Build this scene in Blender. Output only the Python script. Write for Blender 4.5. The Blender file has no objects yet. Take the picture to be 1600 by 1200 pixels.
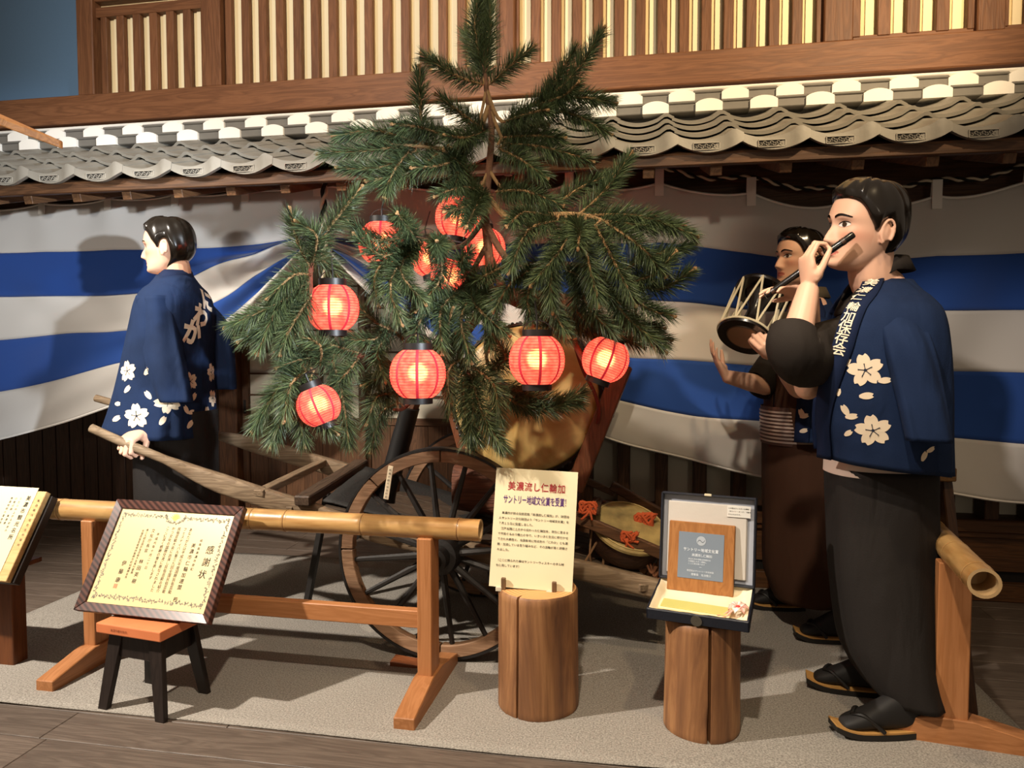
import bpy, bmesh, math, random
from mathutils import Vector, Matrix, noise
from mathutils.bvhtree import BVHTree
random.seed(7)
R = math.radians
V = Vector
scene = bpy.context.scene
col = scene.collection

# ------------------------------------------------------------------ camera
F = 1130.0
CAMZ, YAW, PITCH = 1.28, R(10.3), R(2.74)
cam = bpy.data.cameras.new('camera'); camo = bpy.data.objects.new('camera', cam); col.objects.link(camo)
cam.sensor_width = 36.0; cam.lens = F / 1600 * 36; cam.clip_start = .05
camo.location = (0, 0, CAMZ); camo.rotation_euler = (math.pi/2 - PITCH, 0, YAW)
scene.camera = camo

# ------------------------------------------------------------------ world, lights, exposure
w = bpy.data.worlds.new('world'); scene.world = w; w.use_nodes = True
w.node_tree.nodes['Background'].inputs[0].default_value = (1.0, .78, .58, 1)
w.node_tree.nodes['Background'].inputs[1].default_value = .22
scene.view_settings.view_transform = 'Standard'; scene.view_settings.look = 'None'
scene.view_settings.gamma = 1; scene.view_settings.use_curve_mapping = False
scene.view_settings.exposure = 0.12

def spot(name, loc, target, power, color, angle=50, blend=.5, size=.05):
    l = bpy.data.lights.new(name, 'SPOT'); l.energy = power; l.color = color
    l.spot_size = R(angle); l.spot_blend = blend; l.shadow_soft_size = size
    o = bpy.data.objects.new(name, l); col.objects.link(o); o.location = loc
    o.rotation_euler = (V(target) - V(loc)).to_track_quat('-Z', 'Y').to_euler()
    return o
WARM = (1.0, .74, .44); NEUT = (1.0, .90, .78); COOL = (.84, .92, 1.0)
spot('spotlight', (-3.5, .9, 3.3), (-1.8, 2.6, .2), 1050, NEUT, 70, .7)
spot('spotlight', (1.7, .1, 1.75), (-3.5, 3.8, 1.5), 1050, COOL, 27, .6)
spot('spotlight', (-.2, .5, 3.5), (-.3, 2.6, .2), 300, (1, .85, .66), 56, .6)
spot('spotlight', (1.6, 1.7, 3.6), (.4, 4.0, 3.1), 400, WARM, 80, .7)
spot('spotlight', (-1.6, 1.2, 3.6), (-1.9, 4.0, 2.9), 270, NEUT, 85, .7)
spot('spotlight', (-.6, .5, 2.9), (.8, 2.5, 1.55), 230, (1, .88, .78), 26, .6)
spot('spotlight', (.6, 1.2, 3.6), (.4, 3.0, .6), 90, WARM, 60, .7)
spot('spotlight', (-2.2, -3.2, 1.6), (-3.0, 3.8, 1.8), 430, (1, .95, .88), 26, .8, .15)  # added low fill behind the viewpoint, lifts the curtain top under the eave
spot('spotlight', (-.5, -2.6, 1.6), (-2.35, 4.7, 1.05), 170, (1, .93, .82), 15, .6, .1)  # added narrow beam without a known fitting, brightens the paper screen doors
spot('spotlight', (-.1, -1.2, 3.0), (-.45, 2.75, 2.25), 280, (1, .87, .66), 26, .8, .1)  # front fill added to lift the dark upper pine
spot('spotlight', (1.6, -3.2, 1.6), (.8, 3.8, 1.8), 36, (1, .84, .64), 40, .9, .15)  # weak low fill added on the right, shows the curtain top and tabs

# ------------------------------------------------------------------ pixel rays
_s, _c, _sp, _cp = math.sin(YAW), math.cos(YAW), math.sin(PITCH), math.cos(PITCH)
CF = V((-_s*_cp, _c*_cp, -_sp)); CR = V((_c, _s, 0)); CU = V((-_s*_sp, _c*_sp, _cp)); C0 = V((0, 0, CAMZ))
def ray(px, py): return CF + CR*((px-800)/F) + CU*((600-py)/F)
def P(px, py, z): return C0 + ray(px, py)*z
def G(px, py, h=0.0):
    d = ray(px, py); return C0 + d*((h-CAMZ)/d.z)
def PY(px, py, Y):
    d = ray(px, py); return C0 + d*(Y/d.y)
def XA(px, Y, py=600): return PY(px, py, Y).x

# ------------------------------------------------------------------ mesh helpers
LOC = {}
class MB:
    def __init__(s): s.v = []; s.f = []; s.m = []
    def add(s, vs, fs, mi=0):
        o = len(s.v); s.v += [V(p) for p in vs]; s.f += [tuple(i+o for i in f) for f in fs]; s.m += [mi]*len(fs); return s
    def box(s, c, sz, M=None, mi=0):
        x, y, z = sz[0]/2, sz[1]/2, sz[2]/2
        vs = [V((a, b, d)) for a in (-x, x) for b in (-y, y) for d in (-z, z)]
        if M is not None: vs = [M.to_3x3() @ p for p in vs]
        vs = [p + V(c) for p in vs]
        return s.add(vs, [(0,1,3,2), (4,6,7,5), (0,4,5,1), (2,3,7,6), (0,2,6,4), (1,5,7,3)], mi)
    def bb(s, a, b, mi=0):
        a, b = V(a), V(b); return s.box((a+b)/2, (abs(b.x-a.x), abs(b.y-a.y), abs(b.z-a.z)), None, mi)
    def beam(s, p0, p1, w, h, up=(0, 0, 1), mi=0, w1=None, h1=None):
        p0, p1 = V(p0), V(p1); d = (p1-p0).normalized(); sd = d.cross(V(up)).normalized(); u = sd.cross(d)
        w1 = w if w1 is None else w1; h1 = h if h1 is None else h1
        vs = []
        for p, a, b in ((p0, w, h), (p1, w1, h1)):
            vs += [p - sd*a/2 - u*b/2, p + sd*a/2 - u*b/2, p + sd*a/2 + u*b/2, p - sd*a/2 + u*b/2]
        return s.add(vs, [(3,2,1,0), (4,5,6,7), (0,1,5,4), (1,2,6,5), (2,3,7,6), (3,0,4,7)], mi)
    def tube(s, pts, rad, n=8, cap=True, mi=0, flat=1.0, up=(0, 0, 1)):
        pts = [V(p) for p in pts]; k = len(pts)
        if not hasattr(rad, '__len__'): rad = [rad]*k
        vs, fs = [], []; prev = None
        for i in range(k):
            d = (pts[min(i+1, k-1)] - pts[max(i-1, 0)]).normalized()
            ref = prev if prev is not None else V(up)
            a = d.cross(ref)
            if a.length < 1e-3: a = d.cross(V((1, .3, .1)))
            a.normalize(); b = a.cross(d).normalized(); prev = b
            for j in range(n):
                t = 2*math.pi*j/n; vs.append(pts[i] + a*(math.cos(t)*rad[i]) + b*(math.sin(t)*rad[i]*flat))
        for i in range(k-1):
            for j in range(n):
                fs.append((i*n+j, i*n+(j+1) % n, (i+1)*n+(j+1) % n, (i+1)*n+j))
        if cap: fs += [tuple(range(n-1, -1, -1)), tuple((k-1)*n+j for j in range(n))]
        return s.add(vs, fs, mi)
    def loft(s, rings, closed=True, cap=False, mi=0):
        n = len(rings[0]); vs = [p for r in rings for p in r]; fs = []
        m = n if closed else n-1
        for i in range(len(rings)-1):
            for j in range(m):
                fs.append((i*n+j, i*n+(j+1) % n, (i+1)*n+(j+1) % n, (i+1)*n+j))
        if cap: fs += [tuple(range(n-1, -1, -1)), tuple((len(rings)-1)*n+j for j in range(n))]
        return s.add(vs, fs, mi)
    def lathe(s, prof, n=24, c=(0, 0, 0), M=None, mi=0, cap=True):
        rings = []
        for (r, z) in prof:
            ring = [V((r*math.cos(2*math.pi*j/n), r*math.sin(2*math.pi*j/n), z)) for j in range(n)]
            if M is not None: ring = [M.to_3x3() @ p for p in ring]
            rings.append([p + V(c) for p in ring])
        return s.loft(rings, True, cap, mi)
    def ball(s, c, r, n=12, m=8, M=None, mi=0):
        if not hasattr(r, '__len__'): r = (r, r, r)
        rings = []
        for i in range(m+1):
            a = math.pi*(i/m); a = min(max(a, .05), math.pi-.05)
            ring = [V((r[0]*math.sin(a)*math.cos(2*math.pi*j/n), r[1]*math.sin(a)*math.sin(2*math.pi*j/n), -r[2]*math.cos(a))) for j in range(n)]
            if M is not None: ring = [M.to_3x3() @ p for p in ring]
            rings.append([p + V(c) for p in ring])
        return s.loft(rings, True, True, mi)
    def grid(s, fn, nu, nv, mi=0):
        vs = [fn(i/nu, j/nv) for i in range(nu+1) for j in range(nv+1)]
        fs = [(i*(nv+1)+j, (i+1)*(nv+1)+j, (i+1)*(nv+1)+j+1, i*(nv+1)+j+1) for i in range(nu) for j in range(nv)]
        return s.add(vs, fs, mi)
    def mesh(s, name, off=V((0, 0, 0)), fix=True):
        me = bpy.data.meshes.new(name); me.from_pydata([tuple(p - off) for p in s.v], [], s.f)
        if any(s.m): me.polygons.foreach_set('material_index', s.m)
        if fix:
            bm = bmesh.new(); bm.from_mesh(me); bmesh.ops.recalc_face_normals(bm, faces=bm.faces); bm.to_mesh(me); bm.free()
        return me
    def build(s, name, mat, parent=None, smooth=False, bevel=0, seg=1, solid=0, sub=0, ang=35, loc=None, fix=True, soff=-1):
        off = V(loc) if loc is not None else (LOC.get(parent.name, V((0, 0, 0))) if parent else V((0, 0, 0)))
        me = s.mesh(name, off, fix)
        for m in (mat if isinstance(mat, (list, tuple)) else [mat]): me.materials.append(m)
        o = link(name, me, parent)
        if loc is not None:
            o.location = V(loc) - (LOC.get(parent.name, V((0, 0, 0))) if parent else V((0, 0, 0))); LOC[o.name] = V(loc)
        else: LOC[o.name] = off
        finish(o, smooth, bevel, seg, solid, sub, ang, soff)
        return o
def finish(o, smooth=False, bevel=0, seg=1, solid=0, sub=0, ang=35, soff=-1):
    me = o.data
    if solid:
        m = o.modifiers.new('solid', 'SOLIDIFY'); m.thickness = solid; m.offset = soff
    if bevel:
        m = o.modifiers.new('bevel', 'BEVEL'); m.width = bevel; m.segments = seg; m.limit_method = 'ANGLE'; m.angle_limit = R(40)
    if sub:
        m = o.modifiers.new('sub', 'SUBSURF'); m.levels = sub; m.render_levels = sub
    if smooth:
        me.polygons.foreach_set('use_smooth', [True]*len(me.polygons))
        if ang: me.set_sharp_from_angle(angle=R(ang))
    me.update()
def link(name, data, parent=None):
    o = bpy.data.objects.new(name, data); col.objects.link(o)
    if parent: o.parent = parent
    return o
def dup(o, loc=None, parent=None, rot=None, name=None):
    c = o.copy(); col.objects.link(c)
    if name: c.name = name
    if parent is not None: c.parent = parent
    if loc is not None: c.location = loc
    if rot is not None: c.rotation_euler = rot
    LOC[c.name] = LOC.get(o.name, V((0, 0, 0)))
    return c
def thing(name, label, cat, loc=(0, 0, 0), group=None):
    o = bpy.data.objects.new(name, None); col.objects.link(o); o.location = loc; o.empty_display_size = .1
    LOC[o.name] = V(loc); tag(o, label, cat, group); return o
def tag(o, label, cat, group=None):
    o['label'] = label; o['category'] = cat
    if group: o['group'] = group
    return o
def struct(name, loc=(0, 0, 0), label=None):
    o = bpy.data.objects.new(name, None); col.objects.link(o); o.location = loc; LOC[o.name] = V(loc)
    o['kind'] = 'structure'
    if label: o['label'] = label
    return o
def crv(pts, k=6):
    """Catmull-Rom through points"""
    pts = [V(p) for p in pts]; out = []
    for i in range(len(pts)-1):
        a, b, c, d = pts[max(i-1, 0)], pts[i], pts[i+1], pts[min(i+2, len(pts)-1)]
        for j in range(k):
            t = j/k; out.append(.5*((2*b) + (c-a)*t + (2*a-5*b+4*c-d)*t*t + (3*b-a-3*c+d)*t**3))
    out.append(pts[-1]); return out
def lerpl(xs, ys, x):
    """smooth (Hermite) interpolation in a table"""
    if x <= xs[0]: return ys[0]
    if x >= xs[-1]: return ys[-1]
    for i in range(len(xs)-1):
        if x <= xs[i+1]:
            h = xs[i+1]-xs[i]; t = (x-xs[i])/h
            def sl(k):
                if k == 0: return (ys[1]-ys[0])/(xs[1]-xs[0])
                if k == len(xs)-1: return (ys[-1]-ys[-2])/(xs[-1]-xs[-2])
                return (ys[k+1]-ys[k-1])/(xs[k+1]-xs[k-1])
            a, b = sl(i)*h, sl(i+1)*h
            return (2*t**3-3*t*t+1)*ys[i] + (t**3-2*t*t+t)*a + (-2*t**3+3*t*t)*ys[i+1] + (t**3-t*t)*b
def linp(xs, ys, x):
    if x <= xs[0]: return ys[0]
    for i in range(len(xs)-1):
        if x <= xs[i+1]: return ys[i] + (ys[i+1]-ys[i])*(x-xs[i])/(xs[i+1]-xs[i])
    return ys[-1]

# ------------------------------------------------------------------ materials
def S(h):
    h = h.lstrip('#'); v = [int(h[i:i+2], 16)/255 for i in (0, 2, 4)]
    return tuple(x/12.92 if x <= .04045 else ((x+.055)/1.055)**2.4 for x in v) + (1,)
def base(name):
    m = bpy.data.materials.new(name); m.use_nodes = True; nt = m.node_tree
    return m, nt, nt.nodes['Principled BSDF']
def plain(name, c, rough=.6, metal=0, spec=.5, coat=0, bump=0, bscale=60, var=0, vscale=6, sheen=0):
    m, nt, b = base(name)
    b.inputs['Base Color'].default_value = S(c); b.inputs['Roughness'].default_value = rough
    b.inputs['Metallic'].default_value = metal; b.inputs['Specular IOR Level'].default_value = spec
    b.inputs['Coat Weight'].default_value = coat; b.inputs['Coat Roughness'].default_value = .08
    if sheen: b.inputs['Sheen Weight'].default_value = sheen
    tc = nt.nodes.new('ShaderNodeTexCoord')
    if var:
        n = nt.nodes.new('ShaderNodeTexNoise'); n.inputs['Scale'].default_value = vscale; n.inputs['Detail'].default_value = 5
        nt.links.new(tc.outputs['Object'], n.inputs['Vector'])
        r = nt.nodes.new('ShaderNodeMapRange'); r.inputs[1].default_value = .3; r.inputs[2].default_value = .7
        r.inputs[3].default_value = 1-var; r.inputs[4].default_value = 1+var
        nt.links.new(n.outputs['Fac'], r.inputs[0])
        hs = nt.nodes.new('ShaderNodeHueSaturation'); hs.inputs['Color'].default_value = S(c)
        nt.links.new(r.outputs[0], hs.inputs['Value']); nt.links.new(hs.outputs[0], b.inputs['Base Color'])
    if bump:
        n = nt.nodes.new('ShaderNodeTexNoise'); n.inputs['Scale'].default_value = bscale; n.inputs['Detail'].default_value = 4
        nt.links.new(tc.outputs['Object'], n.inputs['Vector'])
        bp = nt.nodes.new('ShaderNodeBump'); bp.inputs['Strength'].default_value = bump; bp.inputs['Distance'].default_value = .01
        nt.links.new(n.outputs['Fac'], bp.inputs['Height']); nt.links.new(bp.outputs[0], b.inputs['Normal'])
    return m
_wood = {}
def wood(c1, c2, axis='x', scale=1.0, rough=.55, bump=.25, spec=.35):
    key = (c1, c2, axis, scale, rough)
    if key in _wood: return _wood[key]
    m, nt, b = base('wood_%d' % len(_wood)); _wood[key] = m
    N = nt.nodes.new; L = nt.links.new
    tc = N('ShaderNodeTexCoord'); oi = N('ShaderNodeObjectInfo'); mp = N('ShaderNodeMapping')
    sc = [14*scale]*3; sc['xyz'.index(axis)] = 1.1*scale; mp.inputs['Scale'].default_value = sc
    ad = N('ShaderNodeVectorMath'); ad.operation = 'ADD'; cb = N('ShaderNodeCombineXYZ')
    mu = N('ShaderNodeMath'); mu.operation = 'MULTIPLY'; mu.inputs[1].default_value = 7.3
    L(oi.outputs['Random'], mu.inputs[0])
    for i in range(3): L(mu.outputs[0], cb.inputs[i])
    L(tc.outputs['Object'], ad.inputs[0]); L(cb.outputs[0], ad.inputs[1]); L(ad.outputs[0], mp.inputs['Vector'])
    n1 = N('ShaderNodeTexNoise'); n1.inputs['Scale'].default_value = 1.6; n1.inputs['Detail'].default_value = 3; n1.inputs['Distortion'].default_value = 1.2
    n2 = N('ShaderNodeTexNoise'); n2.inputs['Scale'].default_value = 9; n2.inputs['Detail'].default_value = 6; n2.inputs['Roughness'].default_value = .7
    L(mp.outputs[0], n1.inputs['Vector']); L(mp.outputs[0], n2.inputs['Vector'])
    wv = N('ShaderNodeMath'); wv.operation = 'MULTIPLY_ADD'; L(n1.outputs['Fac'], wv.inputs[0]); wv.inputs[1].default_value = 9.0
    L(n2.outputs['Fac'], wv.inputs[2])
    sn = N('ShaderNodeMath'); sn.operation = 'PINGPONG'; L(wv.outputs[0], sn.inputs[0]); sn.inputs[1].default_value = 1.0
    mx = N('ShaderNodeMath'); mx.operation = 'MULTIPLY_ADD'; L(sn.outputs[0], mx.inputs[0]); mx.inputs[1].default_value = .55
    n2m = N('ShaderNodeMath'); n2m.operation = 'MULTIPLY'; L(n2.outputs['Fac'], n2m.inputs[0]); n2m.inputs[1].default_value = .5
    L(n2m.outputs[0], mx.inputs[2])
    cr = N('ShaderNodeMix'); cr.data_type = 'RGBA'; cr.inputs['A'].default_value = S(c1); cr.inputs['B'].default_value = S(c2)
    L(mx.outputs[0], cr.inputs['Factor'])
    hs = N('ShaderNodeHueSaturation'); L(cr.outputs['Result'], hs.inputs['Color'])
    rv = N('ShaderNodeMath'); rv.operation = 'MULTIPLY_ADD'; L(oi.outputs['Random'], rv.inputs[0]); rv.inputs[1].default_value = .24; rv.inputs[2].default_value = .88
    L(rv.outputs[0], hs.inputs['Value']); L(hs.outputs[0], b.inputs['Base Color'])
    b.inputs['Roughness'].default_value = rough; b.inputs['Specular IOR Level'].default_value = spec
    bp = N('ShaderNodeBump'); bp.inputs['Strength'].default_value = bump; bp.inputs['Distance'].default_value = .004
    L(mx.outputs[0], bp.inputs['Height']); L(bp.outputs[0], b.inputs['Normal'])
    return m
# ================================================================== SETTING
YE, YU, YL, YR, YB = 3.2, 4.05, 4.75, 4.0, 3.8     # eave, upper wall, recessed wall, lattice wall, curtain
# ---- floor of boards
def plank_floor():
    fl = struct('floor')
    MB().bb((-7, -1.5, -.06), (5.5, 5.4, -.03)).build('subfloor', plain('subfloor_dark', '#1c1713', .9), fl)
    m = wood('#6d6055', '#4c4139', 'x', 1.0, .5, .2)
    wdt = .172; y = 1.15; i = 0
    while y < 4.95:
        x = -6.2 + (i*1.37) % 1.9
        xs = [-6.6, x]
        while x < 4.4: x += 2.1 + .5*((i*7) % 3); xs.append(x)
        for a, b in zip(xs, xs[1:]):
            o = MB().bb((a+.001, y+.0015, -.03), (b-.001, y+wdt-.0015, 0)).build('floor_plank', m, fl, bevel=.002, loc=((a+b)/2, y, 0))
        y += wdt; i += 1
plank_floor()
# ---- felt carpet
def carpet():
    m, nt, b = base('grey_felt')
    N = nt.nodes.new; L = nt.links.new
    tc = N('ShaderNodeTexCoord')
    n1 = N('ShaderNodeTexNoise'); n1.inputs['Scale'].default_value = 170; n1.inputs['Detail'].default_value = 4
    n2 = N('ShaderNodeTexNoise'); n2.inputs['Scale'].default_value = 2.2; n2.inputs['Detail'].default_value = 4
    L(tc.outputs['Object'], n1.inputs['Vector']); L(tc.outputs['Object'], n2.inputs['Vector'])
    r = N('ShaderNodeValToRGB'); r.color_ramp.elements[0].position = .32; r.color_ramp.elements[1].position = .7
    r.color_ramp.elements[0].color = S('#77716a'); r.color_ramp.elements[1].color = S('#aaa49a')
    L(n1.outputs['Fac'], r.inputs[0])
    hs = N('ShaderNodeHueSaturation'); L(r.outputs[0], hs.inputs['Color'])
    mr = N('ShaderNodeMapRange'); mr.inputs[3].default_value = .85; mr.inputs[4].default_value = 1.12; L(n2.outputs['Fac'], mr.inputs[0])
    L(mr.outputs[0], hs.inputs['Value']); L(hs.outputs[0], b.inputs['Base Color'])
    b.inputs['Roughness'].default_value = .95; b.inputs['Specular IOR Level'].default_value = .1
    bp = N('ShaderNodeBump'); bp.inputs['Strength'].default_value = .6; bp.inputs['Distance'].default_value = .004
    L(n1.outputs['Fac'], bp.inputs['Height']); L(bp.outputs[0], b.inputs['Normal'])
    x0, x1, y0, y1 = -2.92, 1.26, 2.19, 4.1
    def fn(u, v):
        x = x0+(x1-x0)*u; y = y0+(y1-y0)*v
        e = math.exp(-v*40)
        return V((x, y + .006*math.sin(x*3.1)*e, .006 + .0025*noise.noise(V((x*1.6, y*1.6, 0))) + .007*max(0, math.sin(x*2.3+1))**6*e))
    o = MB().grid(fn, 80, 40).build('felt_carpet', m, smooth=True, solid=.005, loc=(-.8, 3.1, 0))
    tag(o, 'grey felt carpet laid under the whole festival display', 'carpet')
carpet()

# ---- upper storey: blue wall, posts, beams, lattice
WR1, WR2 = '#7f5538', '#583620'
wx, wy, wz = wood(WR1, WR2, 'x'), wood(WR1, WR2, 'y'), wood(WR1, WR2, 'z')
def upper():
    wl = struct('wall_blue', label='dim blue plaster wall behind the left end of the upper storey')
    MB().bb((-9, YU+.10, 2.2), (XA(150, YU), YU+.14, 4.6)).build('plaster', plain('blue_plaster', '#587797', .9, bump=.1, bscale=40), wl)
    wu = struct('wall_upper', label='upper storey wall of brown timber lattice over cream panels')
    zb = PY(1005, 143, YU).z; zt = zb + .17     # sill beam
    MB().bb((-6.6, YU-.07, zb), (4.0, YU+.06, zt)).build('sill_beam', wx, wu, bevel=.006)
    top = 3.75
    MB().bb((XA(150, YU), YU+.026, zt-.02), (4.0, YU+.1, top+.3)).build('backing_panel', plain('cream_backing', '#e8d3a4', .8), wu)
    def post(a, b, d=.10): MB().bb((XA(a, YU, 80), YU-.055, zt), (XA(b, YU, 80), YU+.08, top+.3)).build('post', wz, wu, bevel=.006)
    for a, b in ((130, 155), (323, 352), (783, 806), (1283, 1328), (1518, 1562)): post(a, b)
    def rail(a, b, z0, z1, y=0.0): MB().bb((XA(a, YU, 80)-.01, YU-.02+y, z0), (XA(b, YU, 80)+.01, YU+.06, z1)).build('lattice_rail', wx, wu, bevel=.003)
    rail(155, 323, PY(240, 22, YU).z, PY(240, 6, YU).z)
    MB().bb((XA(155, YU), YU-.03, PY(240, 6, YU).z+.03), (XA(323, YU), YU+.03, PY(240, 6, YU).z+.12)).build('head_beam', wx, wu, bevel=.004)
    slat = cre = None
    crm = plain('cream_strip', '#f3e4bf', .7)
    def panel(a, b, n, ztop, lo=.012):
        nonlocal slat, cre
        x0, x1 = XA(a, YU, 80), XA(b, YU, 80); p = (x1-x0)/n
        z0 = zt + lo
        rail(a, b, zt-.005, z0+.008, .005)
        for k in range(n+1):
            x = x0 + p*k
            hw = p*.225
            if k in (0, n): hw *= .8
            o = MB().bb((-hw, -.025, z0-zt), (hw, .012, ztop-zt)).build('lattice_slat', wz, wu, bevel=.003)
            o.location = (x, YU+.005, zt)
            if k < n:
                o = MB().bb((-p*.15, 0, z0-zt), (p*.15, .01, ztop-zt)).build('cream_strip', crm, wu)
                o.location = (x + p*.56, YU+.016, zt)
    panel(166, 322, 6, PY(240, 22, YU).z)
    panel(360, 782, 15, top)
    panel(806, 1280, 14, top)
    panel(1334, 1516, 4, top, .03)
    panel(1564, 1745, 4, top, .03); post(1750, 1795); panel(1800, 2330, 11, top, .03)
    for o in wu.children:
        if o.name.startswith(('lattice_slat', 'cream_strip')): LOC[o.name] = V(o.location)
upper()

# ---- tiled pent roof
PT = .265
def roof():
    rf = struct('roof', label='grey pantile pent roof with white plastered ridge course')
    ze = 2.15; ys, zs = YE, ze
    ang = R(25.5); dv = V((0, math.cos(ang), math.sin(ang))); nv = V((0, -math.sin(ang), math.cos(ang)))
    tile_m = plain('roof_tile_grey', '#87837a', .55, var=.22, vscale=5, bump=.15, bscale=30)
    def prof(t):
        t = t % 1.0
        return -.024*math.sin(math.pi*t/.76)**.8 if t < .76 else .018*math.sin(math.pi*(t-.76)/.24)
    n = 18; L = .245; ex = .185
    def tile(thick=.016):
        top, bot = [], []
        vs = []
        for k in range(2):
            for i in range(n+1):
                t = -.02 + 1.04*i/n; x = (t-.5)*PT; z = prof(min(max(t, 0.0), .9999))
                p = V((x, 0, 0)) + dv*(L*k) + nv*(z + .034*(1-k))
                vs.append(p); vs.append(p - nv*thick)
        fs = []; w2 = 2*(n+1)
        for i in range(n):
            a = 2*i
            fs += [(a, a+2, w2+a+2, w2+a), (a+1, w2+a+1, w2+a+3, a+3), (a, a+1, a+3, a+2), (w2+a, w2+a+2, w2+a+3, w2+a+1)]
        fs += [(0, w2, w2+1, 1), (w2-2, w2-1, 2*w2-1, 2*w2-2)]
        return MB().add(vs, fs)
    t0 = tile().build('roof_tile', tile_m, rf, smooth=True, ang=40)
    # eave tile: the same with a deep scalloped apron in front
    e = tile(); 
    fr = []
    for i in range(n+1):
        t = -.02 + 1.04*i/n; tt = min(max(t, 0), .9999); x = (t-.5)*PT; z = prof(tt)
        a = V((x, 0, 0)) + nv*(z+.036); dep = z + .034 + .043*math.sin(math.pi*(tt if tt > 0 else 0))**.8
        fr.append((a + V((0, -.004, 0)), a + V((0, -.010, -dep)), a + V((0, .012, -dep)), a + V((0, .012, 0))))
    vs = [p for q in fr for p in q]; fs = []
    for i in range(n):
        for k in range(4): fs.append((4*i+k, 4*i+(k+1) % 4, 4*i+4+(k+1) % 4, 4*i+4+k))
    fs += [(3, 2, 1, 0), (4*n, 4*n+1, 4*n+2, 4*n+3)]
    e.add(vs, fs)
    e0 = e.build('eave_tile', tile_m, rf, smooth=True, ang=35)
    # arabesque plate in the trough of each eave tile
    orn = MB(); zc = -.017
    cx = (.45-.5)*PT
    fw, fh = .11, .031
    yf = -.0165
    def bar(x0, z0, x1, z1): orn.bb((cx+x0, yf-.004, zc+z0), (cx+x1, yf+.006, zc+z1))
    bar(-fw/2, fh/2-.003, fw/2, fh/2); bar(-fw/2, -fh/2, fw/2, -fh/2+.003); bar(-fw/2, -fh/2, -fw/2+.003, fh/2); bar(fw/2-.003, -fh/2, fw/2, fh/2)
    for k in range(7):
        x = -fw/2 + .012 + k*.0135; s = 1 if k % 2 else -1
        pts = []
        for q in range(7):
            a = q/6*math.pi*1.5; r = .0085*(1-q/9)
            pts.append(V((cx+x+r*math.cos(a)*s, yf-.001, zc+s*.002+r*math.sin(a)*s)))
        orn.tube(pts, .0016, 4, mi=0)
    orn.bb((cx-fw/2, yf+.0015, zc-fh/2), (cx+fw/2, yf+.004, zc+fh/2), 1)
    orn0 = orn.build('arabesque_plate', [plain('tile_relief', '#a6a196', .6), plain('tile_recess', '#3b3833', .8)], e0)
    x = -5.3; first = True
    xs = []
    while x < 3.9: xs.append(x); x += PT
    for r in range(4):
        for i, x in enumerate(xs):
            q = V((x, ys, zs)) + dv*(ex*r) + nv*(.0)
            src = e0 if r == 0 else t0
            jit = V((random.uniform(-.002, .002), 0, random.uniform(-.0015, .0015)))
            if (r == 0 and i == 0) or (r == 1 and i == 0): o = src; o.location = q
            else:
                o = dup(src, q + jit, rf)
                if r == 0:
                    c = dup(orn0, (0, 0, 0), o)
    # ridge: two courses of white plastered cap ends between grey flat tiles, white fillet over
    yt, ztp = ys + math.cos(ang)*ex*4.05, zs + math.sin(ang)*ex*4.05
    wh = plain('white_plaster', '#f2efe8', .8, bump=.08, bscale=50); gm = plain('flat_ridge_tile', '#716e68', .6, var=.2, vscale=4)
    def cap():
        mb = MB(); w2, h, dp = .066, .062, .20; k = 10
        r0, r1 = [], []
        for i in range(k+1):
            a = i/k; xx = -w2 + 2*w2*a; zz = h*.66 + h*.34*math.sin(math.pi*a)**.7
            r0.append(V((xx, 0, zz))); r1.append(V((xx, dp, zz+.02)))
        r0 = [V((-w2, 0, 0))] + r0 + [V((w2, 0, 0))]; r1 = [V((-w2, dp, .02))] + r1 + [V((w2, dp, .02))]
        mb.loft([r0, r1], True, True); return mb
    c0 = cap().build('plaster_cap', wh, rf, smooth=True, ang=30)
    g0 = MB().bb((-.07, .014, .004), (.07, .2, .045)).bb((-.074, .008, .045), (.074, .2, .058)).build('ridge_tile', gm, rf, bevel=.004)
    fc = fg = True
    for r in range(2):
        for i, x in enumerate(xs):
            off = PT/2 if r else 0
            q = V((x+off+.05, yt-.045+.055*r, ztp+.012+.068*r)); qg = q + V((PT/2, 0, 0))
            if fc: c0.location = q; g0.location = qg; fc = False
            else: dup(c0, q, rf); dup(g0, qg, rf)
    MB().bb((-5.6, yt+.05, ztp+.146), (4.0, YU-.02, ztp+.165)).bb((-5.6, yt+.10, ztp+.16), (4.0, YU-.02, ztp+.183)).build('plaster_fillet', wh, rf, bevel=.008)
    MB().bb((-5.6, yt+.07, ztp-.05), (4.0, YU, ztp+.15)).build('ridge_core', gm, rf)
    # timber underside
    dk = wood('#6b4a30', '#3a2517', 'x'); dky = wood('#7d5a3b', '#4b3220', 'y')
    a = V((0, ys+.02, zs-.052)); b = a + dv*.95
    MB().add([V((-5.5, a.y, a.z)), V((4.0, a.y, a.z)), V((4.0, b.y, b.z)), V((-5.5, b.y, b.z))] + [V((-5.5, a.y, a.z)) - nv*-.02, V((4.0, a.y, a.z)) + nv*.02, V((4.0, b.y, b.z)) + nv*.02, V((-5.5, b.y, b.z)) + nv*.02],
        [(0,1,2,3), (4,7,6,5), (0,4,5,1), (1,5,6,2), (2,6,7,3), (3,7,4,0)]).build('soffit_board', dk, rf)
    MB().bb((-5.5, ys+.015, zs-.085), (4.0, ys+.05, zs-.03)).build('fascia_board', dk, rf, bevel=.004)
    rp = None
    for k in range(33):
        x = -5.4 + k*.285
        q = V((x, ys+.05, zs-.095))
        if rp is None:
            rp = MB().beam((0, 0, 0), (0, dv.y*.9*1.0, dv.z*.55), .05, .06).build('rafter', dky, rf, bevel=.003); rp.location = q
        else: dup(rp, q, rf)
    # beam the rafters rest on
    MB().bb((-5.5, YB+.09, 1.93), (4.0, YB+.16, 2.26)).build('eave_beam', dk, rf, bevel=.005)
roof()

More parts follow.
